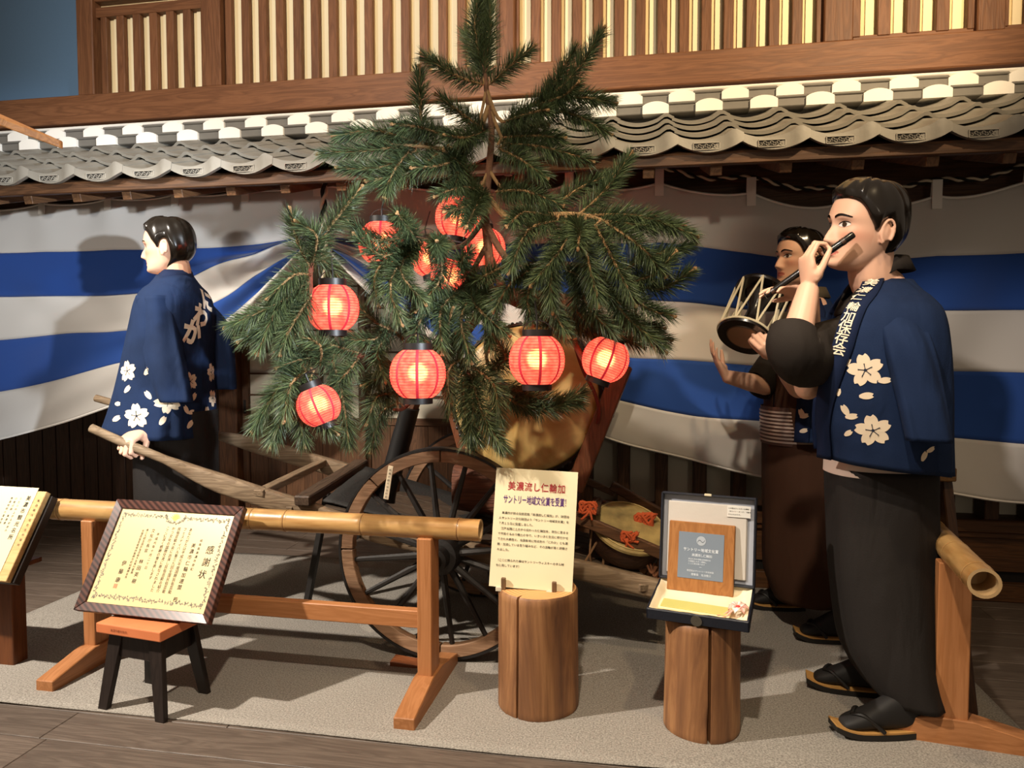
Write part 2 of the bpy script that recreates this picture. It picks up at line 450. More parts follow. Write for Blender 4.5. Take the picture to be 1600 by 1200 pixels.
# ---- lower walls
def lower():
    bd1, bd2 = '#4d3322', '#2c1b11'
    bz, bx = wood(bd1, bd2, 'z'), wood(bd1, bd2, 'x')
    xj = XA(352, YL); xk = XA(706, YL)
    wl = struct('wall_left', label='dark brown vertical board wall below the curtain')
    MB().bb((-7.2, YL+.03, 0), (xj, YL+.08, 2.5)).build('wall_backing', plain('wall_dark', '#20150e', .9), wl)
    x = xj-.002; k = 0; ww = .118
    while x > -7.0:
        MB().bb((-ww+.004, 0, 0), (-.002, .022+.004*(k % 3), 2.5)).build('wall_board', bz, wl, bevel=.003).location = (x, YL, 0)
        x -= ww; k += 1
    MB().bb((-7, YL-.03, 0), (xj, YL+.02, .10)).build('ground_sill', bx, wl, bevel=.005)
    wc = struct('wall_center', label='post and threshold around the paper screen doors')
    MB().bb((xj, YL-.09, 0), (xj+.14, YL+.06, 2.5)).build('post', wood('#6e4a30', '#3f2819', 'z'), wc, bevel=.006)
    dx0 = xj+.14; dx1 = XA(905, YL)
    MB().bb((dx0, YL-.07, 0), (dx1+.4, YL+.08, .10)).build('threshold', bx, wc, bevel=.005)
    MB().bb((dx0, YL-.05, 1.93), (dx1+.4, YL+.06, 2.10)).build('lintel', bx, wc, bevel=.005)
    MB().bb((dx0, YL, 2.1), (dx1+.4, YL+.05, 2.7)).build('plaster_strip', plain('dim_plaster', '#8d8272', .9), wc)
    fr1, fr2 = '#6b4a31', '#432c1c'
    fz, fx = wood(fr1, fr2, 'z', 1.2), wood(fr1, fr2, 'x', 1.2)
    paper = plain('shoji_paper', '#e3dcc8', .9, spec=.1)
    dw = .93; z_lo = PY(500, 652, YL).z
    for d in range(3):
        a = dx0 + d*dw - .03*d; b = a+dw; y = YL + (.0 if d % 2 == 0 else .04)
        dr = struct('door_%d' % (d+1), ((a+b)/2, y, .1), label='sliding paper screen door with wooden lower panel')
        for x in (a, b-.05): MB().bb((x, y-.018, .1), (x+.05, y+.018, 1.93)).build('stile', fz, dr, bevel=.003)
        for z0, z1 in ((.1, .17), (z_lo-.05, z_lo), (1.87, 1.93)): MB().bb((a+.05, y-.016, z0), (b-.05, y+.016, z1)).build('rail', fx, dr, bevel=.003)
        nb = 6; bw = (dw-.1)/nb
        for k in range(nb): MB().bb((a+.05+bw*k+.001, y-.004-.002*(k % 2), .17), (a+.05+bw*(k+1)-.001, y+.008, z_lo-.05)).build('panel_board', fz, dr, bevel=.002)
        nc, nr = 3, 7; cw = (dw-.1)/nc; rh = (1.87-z_lo)/nr
        for i in range(1, nc): MB().bb((a+.05+cw*i-.008, y-.012, z_lo), (a+.05+cw*i+.008, y+.010, 1.87)).build('muntin', fz, dr)
        for i in range(1, nr): MB().bb((a+.05, y-.010, z_lo+rh*i-.006), (b-.05, y+.008, z_lo+rh*i+.006)).build('muntin', fx, dr)
        for i in range(nc):
            for j in range(nr):
                MB().bb((a+.05+cw*i, y+.010, z_lo+rh*j), (a+.05+cw*(i+1), y+.012, z_lo+rh*(j+1))).build('paper_pane', paper, dr)
        MB().bb((a+.012, y-.021, .82), (a+.03, y-.017, .92)).build('finger_pull', plain('pull_black', '#16110d', .6), dr)
    # projecting lattice bay on the right
    wr = struct('wall_right', label='projecting lattice bay with pale paper behind broad brown slats')
    x0, x1 = XA(880, YR), 4.0; zb = .415
    MB().bb((x0, YR+.14, zb-.1), (x1, YR+.16, 2.3)).build('lattice_paper', plain('pale_paper', '#d8d2c0', .9), wr)
    MB().bb((x0-.02, YR-.02, 0), (x0+.06, YL, 2.3)).build('corner_post', bz, wr, bevel=.005)
    lz, lx = wood('#5d3f27', '#33200f', 'z'), wood('#6b4526', '#3f2712', 'x')
    x = x0+.13
    while x < x1:
        MB().bb((-.034, 0, zb), (.034, .125, 2.3)).build('lattice_slat', lz, wr, bevel=.004).location = (x, YR, 0); x += .205
    MB().bb((x0, YR-.025, zb-.06), (x1, YR+.14, zb+.005)).build('lattice_sill', lx, wr, bevel=.005)
    MB().bb((x0, YR-.01, zb-.09), (x1, YR+.14, zb-.06)).build('lattice_sill', lx, wr, bevel=.004)
    x = x0
    while x < x1:
        b = min(x+.9, x1); MB().bb((x+.002, YR+.012, .15), (b-.002, YR+.05, zb-.09)).build('apron_board', lx, wr, bevel=.003); x = b
    MB().bb((x0, YR+.03, .09), (x1, YR+.1, .15)).build('apron_gap', plain('gap_black', '#120c08', .9), wr)
    MB().bb((x0, YR-.01, 0), (x1, YR+.10, .095)).build('ground_sill', lx, wr, bevel=.005)
lower()
# wooden canopy edge poking in at the upper left
def canopy():
    a, b = P(-140, 130, 2.35), P(94, 219, 2.62)
    o = MB(); d = (b-a).normalized()
    up = V((0, 0, 1)); back = V((-.25, .95, .0))
    vs = [a, b, b+back*.02+up*.0, a+back*.45+up*.05]
    t = V((0, 0, -.028))
    o.add(vs + [p+t for p in vs], [(0,1,2,3), (7,6,5,4), (0,4,5,1), (1,5,6,2), (2,6,7,3), (3,7,4,0)])
    ob = o.build('wooden_canopy', wood('#a8713c', '#7a4b22', 'x'), bevel=.003, loc=a)
    tag(ob, 'tapering wooden canopy board poking in at the upper left edge', 'canopy')
canopy()
# ================================================================== CURTAIN
CX = [-150, 0, 100, 180, 260, 350, 400, 450, 505, 530, 560, 600, 650, 700, 800, 945, 1075, 1190, 1300, 1420, 1480, 1600, 1750, 2100]
CT = [(335,400,466,540,632,712), (325,396,464,531,612,687), (317,393,462,521,592,660), (311,390,461,518,570,632), (306,389,452,508,548,600),
      (301,387,415,467,500,532), (297,385,402,432,460,487), (293,379,385,402,418,438), (290,371,374,378,382,388), (290,374,380,390,397,402),
      (291,376,388,405,425,437), (292,378,398,430,460,475), (293,380,420,462,495,520), (294,380,435,490,535,560), (293,380,450,520,580,610),
      (287,378,465,555,620,682), (290,382,472,563,648,716), (305,398,485,572,658,743), (318,405,487,575,672,757), (310,402,486,578,680,768),
      (305,400,486,580,685,771), (285,395,484,582,692,787), (300,400,490,590,700,800), (290,395,490,600,720,830)]
TABS = [-45, 70, 172, 278, 387, 498, 622, 752, 890, 1030, 1173, 1318, 1462, 1606, 1760, 1930, 2098]
def cloth_pt(px, t):
    """t 0..5 across the six seam lines"""
    k = min(int(t), 4); f = t-k
    ys = [lerpl(CX, [r[j] for r in CT], px) for j in (k, k+1)]
    y = ys[0] + (ys[1]-ys[0])*f
    if t < 1.2:   # scalloped top edge between the tabs
        for a, b in zip(TABS, TABS[1:]):
            if a <= px <= b: y += 7*math.sin(math.pi*(px-a)/(b-a))*(1-t/1.2)*(.6 if px < 700 else 1.5)
    p = PY(px, y, YB)
    d = abs(px-507); gather = math.exp(-(d/150)**2)
    fold = 0
    ti = min(range(len(TABS)), key=lambda i: abs(TABS[i]-px)); dx = (px-TABS[ti])
    fold += -.014*math.exp(-(dx/ (14+10*t))**2)*math.exp(-t*.9)
    n1 = noise.noise(V((px*.006 + t*.25, t*.5, 1.3))); n2 = noise.noise(V((px*.014 - t*.7, t*.35, 4.1)))
    fold += .045*n1*min(1, t*.5+.2) + .02*n2*min(1, t*.6)
    if px < 505: fold += (.022*math.sin(t*2.6 + (px-505)*.0085*(.6+.25*t)) + .014*noise.noise(V((t*1.6 + px*.004, px*.0035 - t*.5, 8)))*2)*min(1, t*.6)
    else: fold += .014*math.sin(t*1.5 - px*.012)*min(1, t*.5)
    fold += gather*.05*math.sin(t*5.2)*min(1, t) - gather*.06*min(1, t)
    if px > 1380: fold += .03*math.sin((px-1380)*.03 + t*1.2)*min(1, .3+t*.4)
    fold += .009*noise.noise(V((px*.022 + t*1.1*(1 if px < 505 else -1), t*.55, 2.2)))*min(1, t*.8+.25)
    p.y += fold
    return p
def curtain():
    root = thing('striped_curtain', 'blue and white striped festival curtain gathered up by a rope behind the pine', 'curtain', (-.8, YB, 0))
    wm = plain('curtain_white', '#c9c5bf', .85, spec=.15, sheen=.2); bm_ = plain('curtain_blue', '#264990', .8, spec=.15, sheen=.2)
    n = 296
    for k in range(5):
        def fn(u, v, k=k): return cloth_pt(-150 + 2250*u, k+v*.9999)
        MB().grid(fn, n, 14).build('white_stripe' if k % 2 == 0 else 'blue_stripe', wm if k % 2 == 0 else bm_, root, smooth=True, ang=0, solid=.003)
    hem = plain('hem_white', '#ece8e0', .85)
    for t, r in ((.0, .008), (4.999, .008)):
        pts = [cloth_pt(-150 + 2250*i/260, t) for i in range(261)]
        MB().tube(pts, r, 6, flat=.8).build('hem', hem, root, smooth=True)
    for px in TABS:
        a = cloth_pt(px, .0); b = cloth_pt(px, .2)
        top = a + V((0, -.01, .075)); 
        M = MB(); pts = [b + V((0, -.012, -.005)), a + V((0, -.012, 0)), top + V((0, -.004, 0)), top + V((0, .010, .006)), a + V((0, .014, .0))]
        M.loft([[p + V((-.022, 0, 0)), p + V((.022, 0, 0))] for p in pts], False).build('hanging_tab', hem, root, solid=.003)
    return root
curtain()
def twisted(name, pts, r, label, m1, m2, twist=32, parent=None):
    """two-strand rope"""
    ob = thing(name, label, 'rope', pts[0]); L = [0]
    for a, b in zip(pts, pts[1:]): L.append(L[-1] + (b-a).length)
    for s, m in ((0, m1), (math.pi, m2)):
        q = []; k = max(40, int(L[-1]*twist*2.2))
        j = 0
        for i in range(k+1):
            l = L[-1]*i/k
            while j < len(L)-2 and l > L[j+1]: j += 1
            f = (l-L[j])/max(1e-6, L[j+1]-L[j]); p = pts[j].lerp(pts[j+1], f)
            d = (pts[j+1]-pts[j]).normalized(); a = d.cross(V((.2, 1, .1))).normalized(); b = d.cross(a)
            th = s + l*twist; q.append(p + a*math.cos(th)*r*.55 + b*math.sin(th)*r*.55)
        MB().tube(q, r*.62, 5).build('strand', m, ob, smooth=True, ang=0)
    return ob
def ropes():
    blk = plain('rope_black', '#171310', .9); whi = plain('rope_white', '#cfc3aa', .9)
    pts = []
    for i, px in enumerate(TABS):
        a = cloth_pt(px, 0) + V((0, 0, .078)); pts.append(a)
        if i < len(TABS)-1:
            b = cloth_pt(TABS[i+1], 0) + V((0, 0, .078)); pts.append((a+b)/2 + V((0, 0, -.018 if px < 900 else -.03)))
    twisted('curtain_rope', crv(pts, 5), .011, 'black and white twisted rope strung under the eaves holding the curtain', blk, whi, 60)
    a = [P(508, 283, 3.72), P(505, 330, 3.71), P(507, 372, 3.69), P(504, 410, 3.68), P(503, 440, 3.68)]
    twisted('tie_rope', crv(a, 6), .017, 'thick twisted rope hanging down where the curtain is gathered', blk, whi, 45)
ropes()

# ================================================================== LANTERNS
def lantern_mats():
    m, nt, b = base('lantern_paper')
    N = nt.nodes.new; L = nt.links.new
    tc = N('ShaderNodeTexCoord'); n = N('ShaderNodeTexNoise'); n.inputs['Scale'].default_value = 45; n.inputs['Detail'].default_value = 4
    L(tc.outputs['Object'], n.inputs['Vector'])
    r = N('ShaderNodeValToRGB'); r.color_ramp.elements[0].color = (.80, .10, .075, 1); r.color_ramp.elements[1].color = (1.0, .24, .17, 1)
    r.color_ramp.elements[0].position = .35; r.color_ramp.elements[1].position = .65
    L(n.outputs['Fac'], r.inputs[0])
    tr = N('ShaderNodeBsdfTranslucent'); L(r.outputs[0], tr.inputs['Color'])
    df = N('ShaderNodeBsdfDiffuse'); L(r.outputs[0], df.inputs['Color'])
    gl = N('ShaderNodeBsdfRefraction'); gl.inputs['Roughness'].default_value = .6; gl.inputs['IOR'].default_value = 1.16; gl.inputs['Color'].default_value = (1, .55, .32, 1)
    em = N('ShaderNodeEmission'); L(r.outputs[0], em.inputs['Color']); em.inputs['Strength'].default_value = .55
    m1 = N('ShaderNodeMixShader'); m1.inputs[0].default_value = .6; L(df.outputs[0], m1.inputs[1]); L(tr.outputs[0], m1.inputs[2])
    m2 = N('ShaderNodeMixShader'); m2.inputs[0].default_value = .22; L(m1.outputs[0], m2.inputs[1]); L(gl.outputs[0], m2.inputs[2])
    ad = N('ShaderNodeAddShader'); L(m2.outputs[0], ad.inputs[0]); L(em.outputs[0], ad.inputs[1])
    L(ad.outputs[0], nt.nodes['Material Output'].inputs['Surface'])
    rb, nt2, b2 = base('lantern_rib'); b2.inputs['Base Color'].default_value = (.42, .012, .03, 1); b2.inputs['Roughness'].default_value = .7
    b2.inputs['Emission Color'].default_value = (.55, .02, .03, 1); b2.inputs['Emission Strength'].default_value = .55
    mb, nt, b = base('lantern_bulb')
    b.inputs['Emission Color'].default_value = (1, .72, .30, 1); b.inputs['Emission Strength'].default_value = 14
    return m, rb, mb
LM = lantern_mats()
LBLK = plain('lantern_black', '#15110f', .45)
def lantern(px, py, z, rpx, label, tilt=0, hang=None, open_top=True, squash=1.0):
    c = P(px, py, z); r = rpx/F*z; h = r*1.72*squash
    M = Matrix.Rotation(tilt, 3, CF)
    root = thing('paper_lantern', label, 'lantern', c + V((0, 0, 0)), 'red paper lanterns hung in the pine tree')
    def tf(p): return c + M @ p
    prof = []; nr = 17; sub = 4; rt = .50
    for i in range(nr*sub+1):
        a = i/(nr*sub); zz = -h/2 + h*a
        rr = r*math.sqrt(max(rt**2, 1 - (1-rt**2)*(abs(2*a-1)**2.15)))
        f = (i % sub)/sub; rr *= 1 - .022*math.sin(math.pi*f)
        prof.append((rr, zz))
    n = 40; rings = []
    for rr, zz in prof: rings.append([tf(V((rr*math.cos(2*math.pi*j/n), rr*math.sin(2*math.pi*j/n), zz))) for j in range(n)])
    MB().loft(rings).build('paper_shade', LM[0], root, smooth=True, ang=0)
    # bamboo hoops (fine) and dark red vertical ribs
    hp = MB()
    for i in range(1, nr):
        rr, zz = prof[i*sub]; hp.tube([tf(V((rr*1.004*math.cos(2*math.pi*j/28), rr*1.004*math.sin(2*math.pi*j/28), zz))) for j in range(29)], .0009, 3, False)
    hp.build('hoop', LM[1], root, smooth=True)
    k = 8
    for j in range(k):
        t = 2*math.pi*(j+.35)/k; q = MB(); pa = []
        for rr, zz in prof[::2]:
            pa.append([tf(V((rr*1.006*math.cos(t+dt), rr*1.006*math.sin(t+dt), zz))) for dt in (-.05*r/max(rr, .01), .05*r/max(rr, .01))])
        q.loft(pa, False).build('rib', LM[1], root, smooth=True, ang=0)
    rr = r*rt
    Mz = M.to_4x4()
    def ring(z0, z1, name, closed):
        q = MB(); pr = [(rr*1.05, z0), (rr*1.05, z1), (rr*.97, z1), (rr*.97, z0), (rr*1.05, z0)]
        q.lathe(pr, 32, c, Mz, cap=False)
        if closed: q.lathe([(.001, z0+.004), (rr, z0+.004)], 32, c, Mz, cap=False)
        q.build(name, LBLK, root, smooth=True)
    ring(h/2-.004, h/2+.022, 'top_ring', False); ring(-h/2-.020, -h/2+.004, 'bottom_ring', True)
    bulb = MB().ball(c + M @ V((0, 0, .1*h)), .017, 10, 8).build('bulb', LM[2], root, smooth=True)
    hw = MB(); q0 = tf(V((0, 0, h/2+.02)))
    arch = [tf(V((rr*math.cos(math.pi*i/10), 0, h/2+.02 + .035*math.sin(math.pi*i/10)))) for i in range(11)]
    hw.tube(arch, .0022, 5)
    hw.tube([tf(V((0, 0, h/2+.055))), hang if hang is not None else tf(V((0, 0, h/2+.14)))], .003, 5)
    hw.tube([tf(V((0, 0, h/2+.055))), c + M @ V((0, 0, .16*h))], .0035, 5)
    hw.build('hanging_wire', LBLK, root, smooth=True)
    l = bpy.data.lights.new('lantern_light', 'POINT'); l.energy = .7; l.color = (1, .55, .28); l.shadow_soft_size = .03
    lo = bpy.data.objects.new('lantern_light', l); col.objects.link(lo); lo.parent = root; lo.location = M @ V((0, 0, .02*h))
TZ = 2.78
for a in (
    (520, 481, 2.62, 41, 'red paper lantern hanging just under the thick twisted rope', 0, P(517, 388, 2.62)),
    (653, 584, 2.55, 44, 'large red paper lantern low in front, left of the big drum head', 0, P(650, 520, 2.55)),
    (839, 563, 2.55, 44, 'red paper lantern hanging directly before the big drum head', 0, P(836, 470, 2.55)),
    (946, 562, 2.66, 37, 'red paper lantern tilted against the red drum stand post', R(20), P(960, 500, 2.66)),
    (498, 634, 2.50, 34, 'red paper lantern half hidden by the lowest left pine bough', R(-22), P(494, 575, 2.50)),
    (597, 380, 2.98, 37, 'red paper lantern with black collar high left before the grey curtain top', 0, P(604, 290, 3.0)),
    (716, 340, 3.02, 36, 'topmost red paper lantern beside the pine trunk', R(8), P(716, 270, 3.02)),
    (672, 403, 3.26, 31, 'small red paper lantern deep behind the end of a pine shoot', R(-10), P(672, 330, 3.2)),
    (703, 432, 2.92, 30, 'red paper lantern crossed by a dark twig near the tree centre', R(14), P(700, 370, 2.92)),
    (757, 388, 3.34, 33, 'red paper lantern right behind the pine trunk', R(-6), P(760, 322, 2.93)),
): lantern(*a)
# ================================================================== PINE TREE
def needle_mat(name, c1, c2):
    m, nt, b = base(name); N = nt.nodes.new; L = nt.links.new
    at = N('ShaderNodeAttribute'); at.attribute_name = 'shade'
    mx = N('ShaderNodeMix'); mx.data_type = 'RGBA'; mx.inputs['A'].default_value = S(c1); mx.inputs['B'].default_value = S(c2)
    L(at.outputs['Fac'], mx.inputs['Factor']); L(mx.outputs['Result'], b.inputs['Base Color'])
    b.inputs['Roughness'].default_value = .45; b.inputs['Specular IOR Level'].default_value = .4
    return m
NEED = needle_mat('pine_needle_green', '#1d2d20', '#627048')
BARK = plain('pine_bark', '#6b4a36', .9, bump=.8, bscale=60, var=.35, vscale=20)
REDB = plain('pine_red_bark', '#7b3f2a', .85, bump=.7, bscale=45, var=.35, vscale=16)
TWIG = plain('pine_twig', '#96754e', .85, bump=.5, bscale=90, var=.3, vscale=30)
def rnd(a): return random.uniform(-a, a)
def sprig(root_loc, pts, mat, parent, dens=1.0, ln=.068, open_=.75, bare=0.0):
    """needles all round a curved shoot, pointing forward"""
    L = [0]
    for a, b in zip(pts, pts[1:]): L.append(L[-1]+(b-a).length)
    tot = L[-1]; n = int(2900*tot*dens)
    vs, fs, sh = [], [], []
    for i in range(n):
        l = tot*(bare + (1-bare)*random.random()**.92); j = 0
        while j < len(L)-2 and l > L[j+1]: j += 1
        f = (l-L[j])/max(1e-6, L[j+1]-L[j]); p = pts[j].lerp(pts[j+1], f); d = (pts[j+1]-pts[j]).normalized()
        a = d.cross(V((.31, .2, .93))).normalized(); b = d.cross(a)
        th = random.random()*2*math.pi; rd = a*math.cos(th) + b*math.sin(th)
        end = l/tot
        op = open_*(1.15 - .6*end**3) + rnd(.18)
        dir_ = (d*math.cos(op) + rd*math.sin(op)).normalized()
        k = ln*random.uniform(.7, 1.15)*(1 - .25*end**4)
        droop = V((0, 0, -1))*k*random.uniform(.02, .16)
        sd = dir_.cross(V((rnd(1), rnd(1), rnd(1)))).normalized()*.00105
        q = p + rd*.004; m = q + dir_*k*.55 + droop*.3 ; e = q + dir_*k + droop
        o = len(vs); vs += [q - sd, q + sd, m + sd*.9, m - sd*.9, e]
        fs += [(o, o+1, o+2, o+3), (o+3, o+2, o+4)]; s = random.random(); sh += [s]*5
    me = bpy.data.meshes.new('needles'); me.from_pydata([tuple(p - root_loc) for p in vs], [], fs)
    at = me.attributes.new('shade', 'FLOAT', 'POINT'); at.data.foreach_set('value', sh)
    me.materials.append(mat); o = link('needles', me, parent); o['kind'] = 'stuff'; LOC[o.name] = root_loc
    return o
def pine():
    base_ = G(608, 770, .62); base_ = P(606, 765, 3.05)
    root = thing('pine_tree', 'cut pine tree hung with red lanterns standing on the handcart', 'tree', base_)
    Z = 2.85
    # trunk
    tp = [(612, 765, 3.08), (628, 690, 3.05), (655, 610, 3.0), (705, 540, 2.95), (748, 490, 2.92), (765, 440, 2.9), (762, 380, 2.9), (758, 330, 2.9), (764, 265, 2.88), (768, 200, 2.87), (760, 140, 2.86), (756, 60, 2.85), (754, -20, 2.85)]
    pts = crv([P(*a) for a in tp], 5)
    k = len(pts)
    MB().tube(pts, [.034 - .028*(i/k)**.8 for i in range(k)], 10).build('trunk', BARK, root, smooth=True)
    MB().tube(crv([P(598, 780, 3.06), P(612, 740, 3.06), P(629, 680, 3.04), P(641, 636, 3.01)], 4), [.055, .05, .045, .043, .042, .042, .042, .042, .042, .04, .04, .04, .04], 12).build('support_sleeve', plain('sleeve_black', '#0e0d0d', .5), root, smooth=True)
    def tr(t):  # point on trunk, t 0..1
        return pts[min(k-1, int(t*(k-1)))]
    # branches: (trunk t, [(px, py, z)...], r0, r1, material), sprigs per branch: lists of (px,py,z) paths
    B = [
     # --- crown
     (.92, [(757, 118, 2.86), (754, 60, 2.85), (755, -35, 2.84)], .008, .004, TWIG,
        [[(757, 122, 2.86), (754, 50, 2.85), (756, -45, 2.84)], [(752, 100, 2.86), (742, 40, 2.83), (748, -10, 2.82)], [(760, 100, 2.86), (766, 40, 2.84), (764, 0, 2.84)],
         [(755, 132, 2.85), (712, 118, 2.80), (664, 88, 2.78)], [(765, 132, 2.86), (796, 104, 2.84), (830, 76, 2.83)], [(758, 120, 2.86), (735, 75, 2.98), (727, 50, 3.0)]]),
     (.845, [(785, 190, 2.84), (838, 160, 2.78), (900, 105, 2.72)], .009, .004, TWIG,
        [[(800, 184, 2.82), (855, 145, 2.76), (897, 78, 2.70)], [(840, 165, 2.78), (895, 118, 2.70), (940, 50, 2.66)], [(838, 165, 2.78), (880, 150, 2.66), (900, 132, 2.58)],
         [(850, 168, 2.78), (900, 152, 2.7), (955, 160, 2.66)], [(835, 178, 2.8), (888, 176, 2.74), (948, 206, 2.70)], [(790, 190, 2.82), (825, 178, 2.72), (850, 172, 2.64)]]),
     (.84, [(745, 196, 2.84), (720, 178, 2.8), (700, 160, 2.78)], .007, .003, TWIG,
        [[(752, 200, 2.84), (725, 180, 2.78), (688, 152, 2.74)], [(758, 205, 2.84), (730, 215, 2.7), (700, 212, 2.62)]]),
     (.80, [(740, 222, 2.84), (700, 232, 2.76), (650, 228, 2.70), (600, 225, 2.68)], .011, .005, TWIG,
        [[(660, 225, 2.72), (590, 205, 2.66), (528, 212, 2.62)], [(640, 228, 2.7), (575, 235, 2.66), (505, 240, 2.66)], [(660, 222, 2.72), (657, 170, 2.70), (655, 112, 2.68)],
         [(650, 235, 2.72), (595, 262, 2.64), (535, 262, 2.6)], [(690, 235, 2.76), (640, 270, 2.66), (580, 282, 2.6)], [(700, 215, 2.76), (660, 200, 2.66), (620, 195, 2.58)],
         [(720, 225, 2.8), (700, 255, 2.7), (650, 262, 2.62)], [(735, 220, 2.82), (720, 250, 2.76), (712, 290, 2.72)], [(640, 235, 2.70), (615, 268, 2.62), (603, 300, 2.6)], [(680, 230, 2.76), (640, 222, 2.85), (590, 225, 2.9)]]),
     (.80, [(790, 225, 2.86), (820, 232, 2.82), (860, 235, 2.8)], .008, .004, TWIG,
        [[(790, 224, 2.84), (850, 230, 2.76), (920, 250, 2.7)], [(785, 215, 2.86), (830, 212, 2.78), (875, 215, 2.72)], [(780, 232, 2.84), (815, 250, 2.74), (850, 275, 2.7)], [(778, 225, 2.86), (800, 200, 2.96), (850, 195, 3.02)]]),
     # --- middle
     (.68, [(745, 300, 2.86), (715, 298, 2.78)], .008, .004, TWIG,
        [[(758, 300, 2.86), (720, 292, 2.74), (685, 305, 2.66)], [(760, 305, 2.86), (730, 322, 2.72), (700, 330, 2.64)], [(735, 290, 2.82), (725, 262, 2.76), (700, 240, 2.7)], [(755, 300, 2.86), (738, 335, 2.68), (730, 352, 2.58)]]),
     (.68, [(790, 300, 2.84), (830, 305, 2.78)], .008, .004, TWIG,
        [[(775, 300, 2.86), (820, 298, 2.76), (872, 318, 2.70)], [(780, 296, 2.86), (830, 310, 2.8), (880, 335, 2.8)], [(870, 318, 2.76), (910, 292, 2.74), (950, 275, 2.72)]]),
     (.62, [(800, 345, 2.84), (850, 336, 2.74), (905, 335, 2.66), (945, 345, 2.60)], .014, .006, TWIG,
        [[(905, 335, 2.66), (945, 298, 2.64), (982, 246, 2.62)], [(920, 336, 2.64), (1000, 338, 2.56), (1082, 366, 2.5)], [(940, 344, 2.6), (1000, 352, 2.56), (1060, 352, 2.54)],
         [(950, 350, 2.58), (1000, 385, 2.5), (1035, 425, 2.46)], [(900, 340, 2.66), (880, 385, 2.56), (835, 440, 2.5)], [(915, 345, 2.64), (918, 400, 2.5), (935, 470, 2.44)],
         [(870, 345, 2.68), (825, 360, 2.56), (798, 420, 2.5)], [(860, 338, 2.7), (820, 332, 2.6), (796, 350, 2.52)], [(930, 352, 2.6), (960, 410, 2.48), (990, 470, 2.44)],
         [(885, 345, 2.68), (862, 410, 2.56), (862, 480, 2.52)], [(900, 348, 2.66), (905, 362, 2.46), (903, 385, 2.36)]]),
     (.55, [(800, 412, 2.84), (860, 410, 2.76), (930, 420, 2.66), (980, 440, 2.6)], .016, .006, BARK,
        [[(960, 430, 2.62), (1020, 400, 2.56), (1078, 384, 2.52)], [(975, 438, 2.6), (1030, 452, 2.54), (1078, 425, 2.5)], [(970, 440, 2.6), (1010, 480, 2.54), (1045, 492, 2.5)],
         [(930, 425, 2.66), (965, 480, 2.56), (1035, 545, 2.5)], [(900, 420, 2.7), (920, 480, 2.58), (960, 520, 2.54)], [(870, 415, 2.74), (860, 470, 2.62), (885, 520, 2.56)],
         [(840, 412, 2.76), (825, 460, 2.66), (830, 500, 2.62)], [(880, 418, 2.72), (920, 440, 2.6), (962, 470, 2.56)], [(940, 425, 2.66), (990, 510, 2.6), (1040, 530, 2.58)],
         [(850, 412, 2.76), (800, 440, 2.66), (775, 480, 2.6)], [(905, 424, 2.68), (900, 480, 2.7), (925, 512, 2.7)], [(985, 440, 2.6), (1020, 430, 2.5), (1050, 400, 2.46)]]),
     # --- left middle
     (.58, [(720, 385, 2.84), (670, 376, 2.78), (640, 368, 2.7)], .012, .006, BARK,
        [[(650, 372, 2.74), (632, 350, 2.60), (622, 335, 2.48)], [(655, 376, 2.74), (600, 400, 2.64), (560, 372, 2.6)], [(660, 378, 2.76), (625, 420, 2.62), (660, 470, 2.54)],
         [(690, 380, 2.78), (684, 385, 2.62), (682, 378, 2.48)], [(655, 378, 2.74), (590, 420, 2.64), (590, 470, 2.6)], [(680, 382, 2.8), (690, 430, 2.68), (655, 480, 2.6)],
         [(640, 370, 2.72), (585, 375, 2.66), (545, 345, 2.62)], [(650, 380, 2.74), (610, 440, 2.58), (625, 500, 2.52)]]),
     (.50, [(720, 452, 2.84), (690, 460, 2.76)], .012, .006, BARK,
        [[(725, 455, 2.84), (690, 480, 2.68), (690, 545, 2.6)], [(735, 450, 2.86), (745, 480, 2.70), (790, 520, 2.62)], [(730, 448, 2.86), (760, 430, 2.7), (800, 410, 2.62)],
         [(720, 455, 2.84), (660, 495, 2.68), (640, 560, 2.64)], [(740, 455, 2.84), (720, 500, 2.68), (735, 560, 2.6)], [(740, 440, 2.86), (720, 415, 2.72), (735, 390, 2.64)],
         [(715, 460, 2.82), (670, 470, 2.66), (630, 455, 2.6)], [(748, 455, 2.86), (770, 470, 2.72), (765, 540, 2.66)]]),
     # --- low left: the red bough
     (.30, [(650, 600, 2.96), (605, 570, 2.80), (560, 530, 2.72), (520, 512, 2.64), (490, 470, 2.58), (484, 440, 2.56), (488, 400, 2.56)], .026, .008, REDB,
        [[(488, 400, 2.56), (510, 362, 2.54), (560, 298, 2.5)], [(486, 420, 2.56), (466, 380, 2.52), (455, 335, 2.5)], [(488, 410, 2.56), (495, 370, 2.5), (470, 350, 2.46)],
         [(486, 440, 2.56), (440, 470, 2.5), (405, 545, 2.46)], [(485, 450, 2.56), (420, 480, 2.48), (360, 508, 2.44)], [(488, 460, 2.56), (455, 510, 2.48), (440, 545, 2.46)],
         [(484, 430, 2.56), (460, 430, 2.5), (425, 460, 2.46)], [(490, 470, 2.58), (440, 500, 2.52), (380, 530, 2.5)], [(492, 400, 2.58), (520, 420, 2.66), (545, 465, 2.7)]]),
     (.28, [(620, 575, 2.84), (580, 560, 2.76), (520, 550, 2.68), (470, 570, 2.6)], .016, .006, REDB,
        [[(560, 552, 2.72), (500, 536, 2.62), (440, 548, 2.58)], [(530, 555, 2.68), (480, 560, 2.6), (440, 572, 2.56)], [(475, 575, 2.6), (440, 600, 2.56), (398, 668, 2.52)],
         [(478, 585, 2.6), (450, 630, 2.54), (425, 690, 2.52)], [(490, 580, 2.6), (470, 630, 2.54), (475, 690, 2.52)], [(520, 565, 2.68), (535, 620, 2.64), (545, 695, 2.62)],
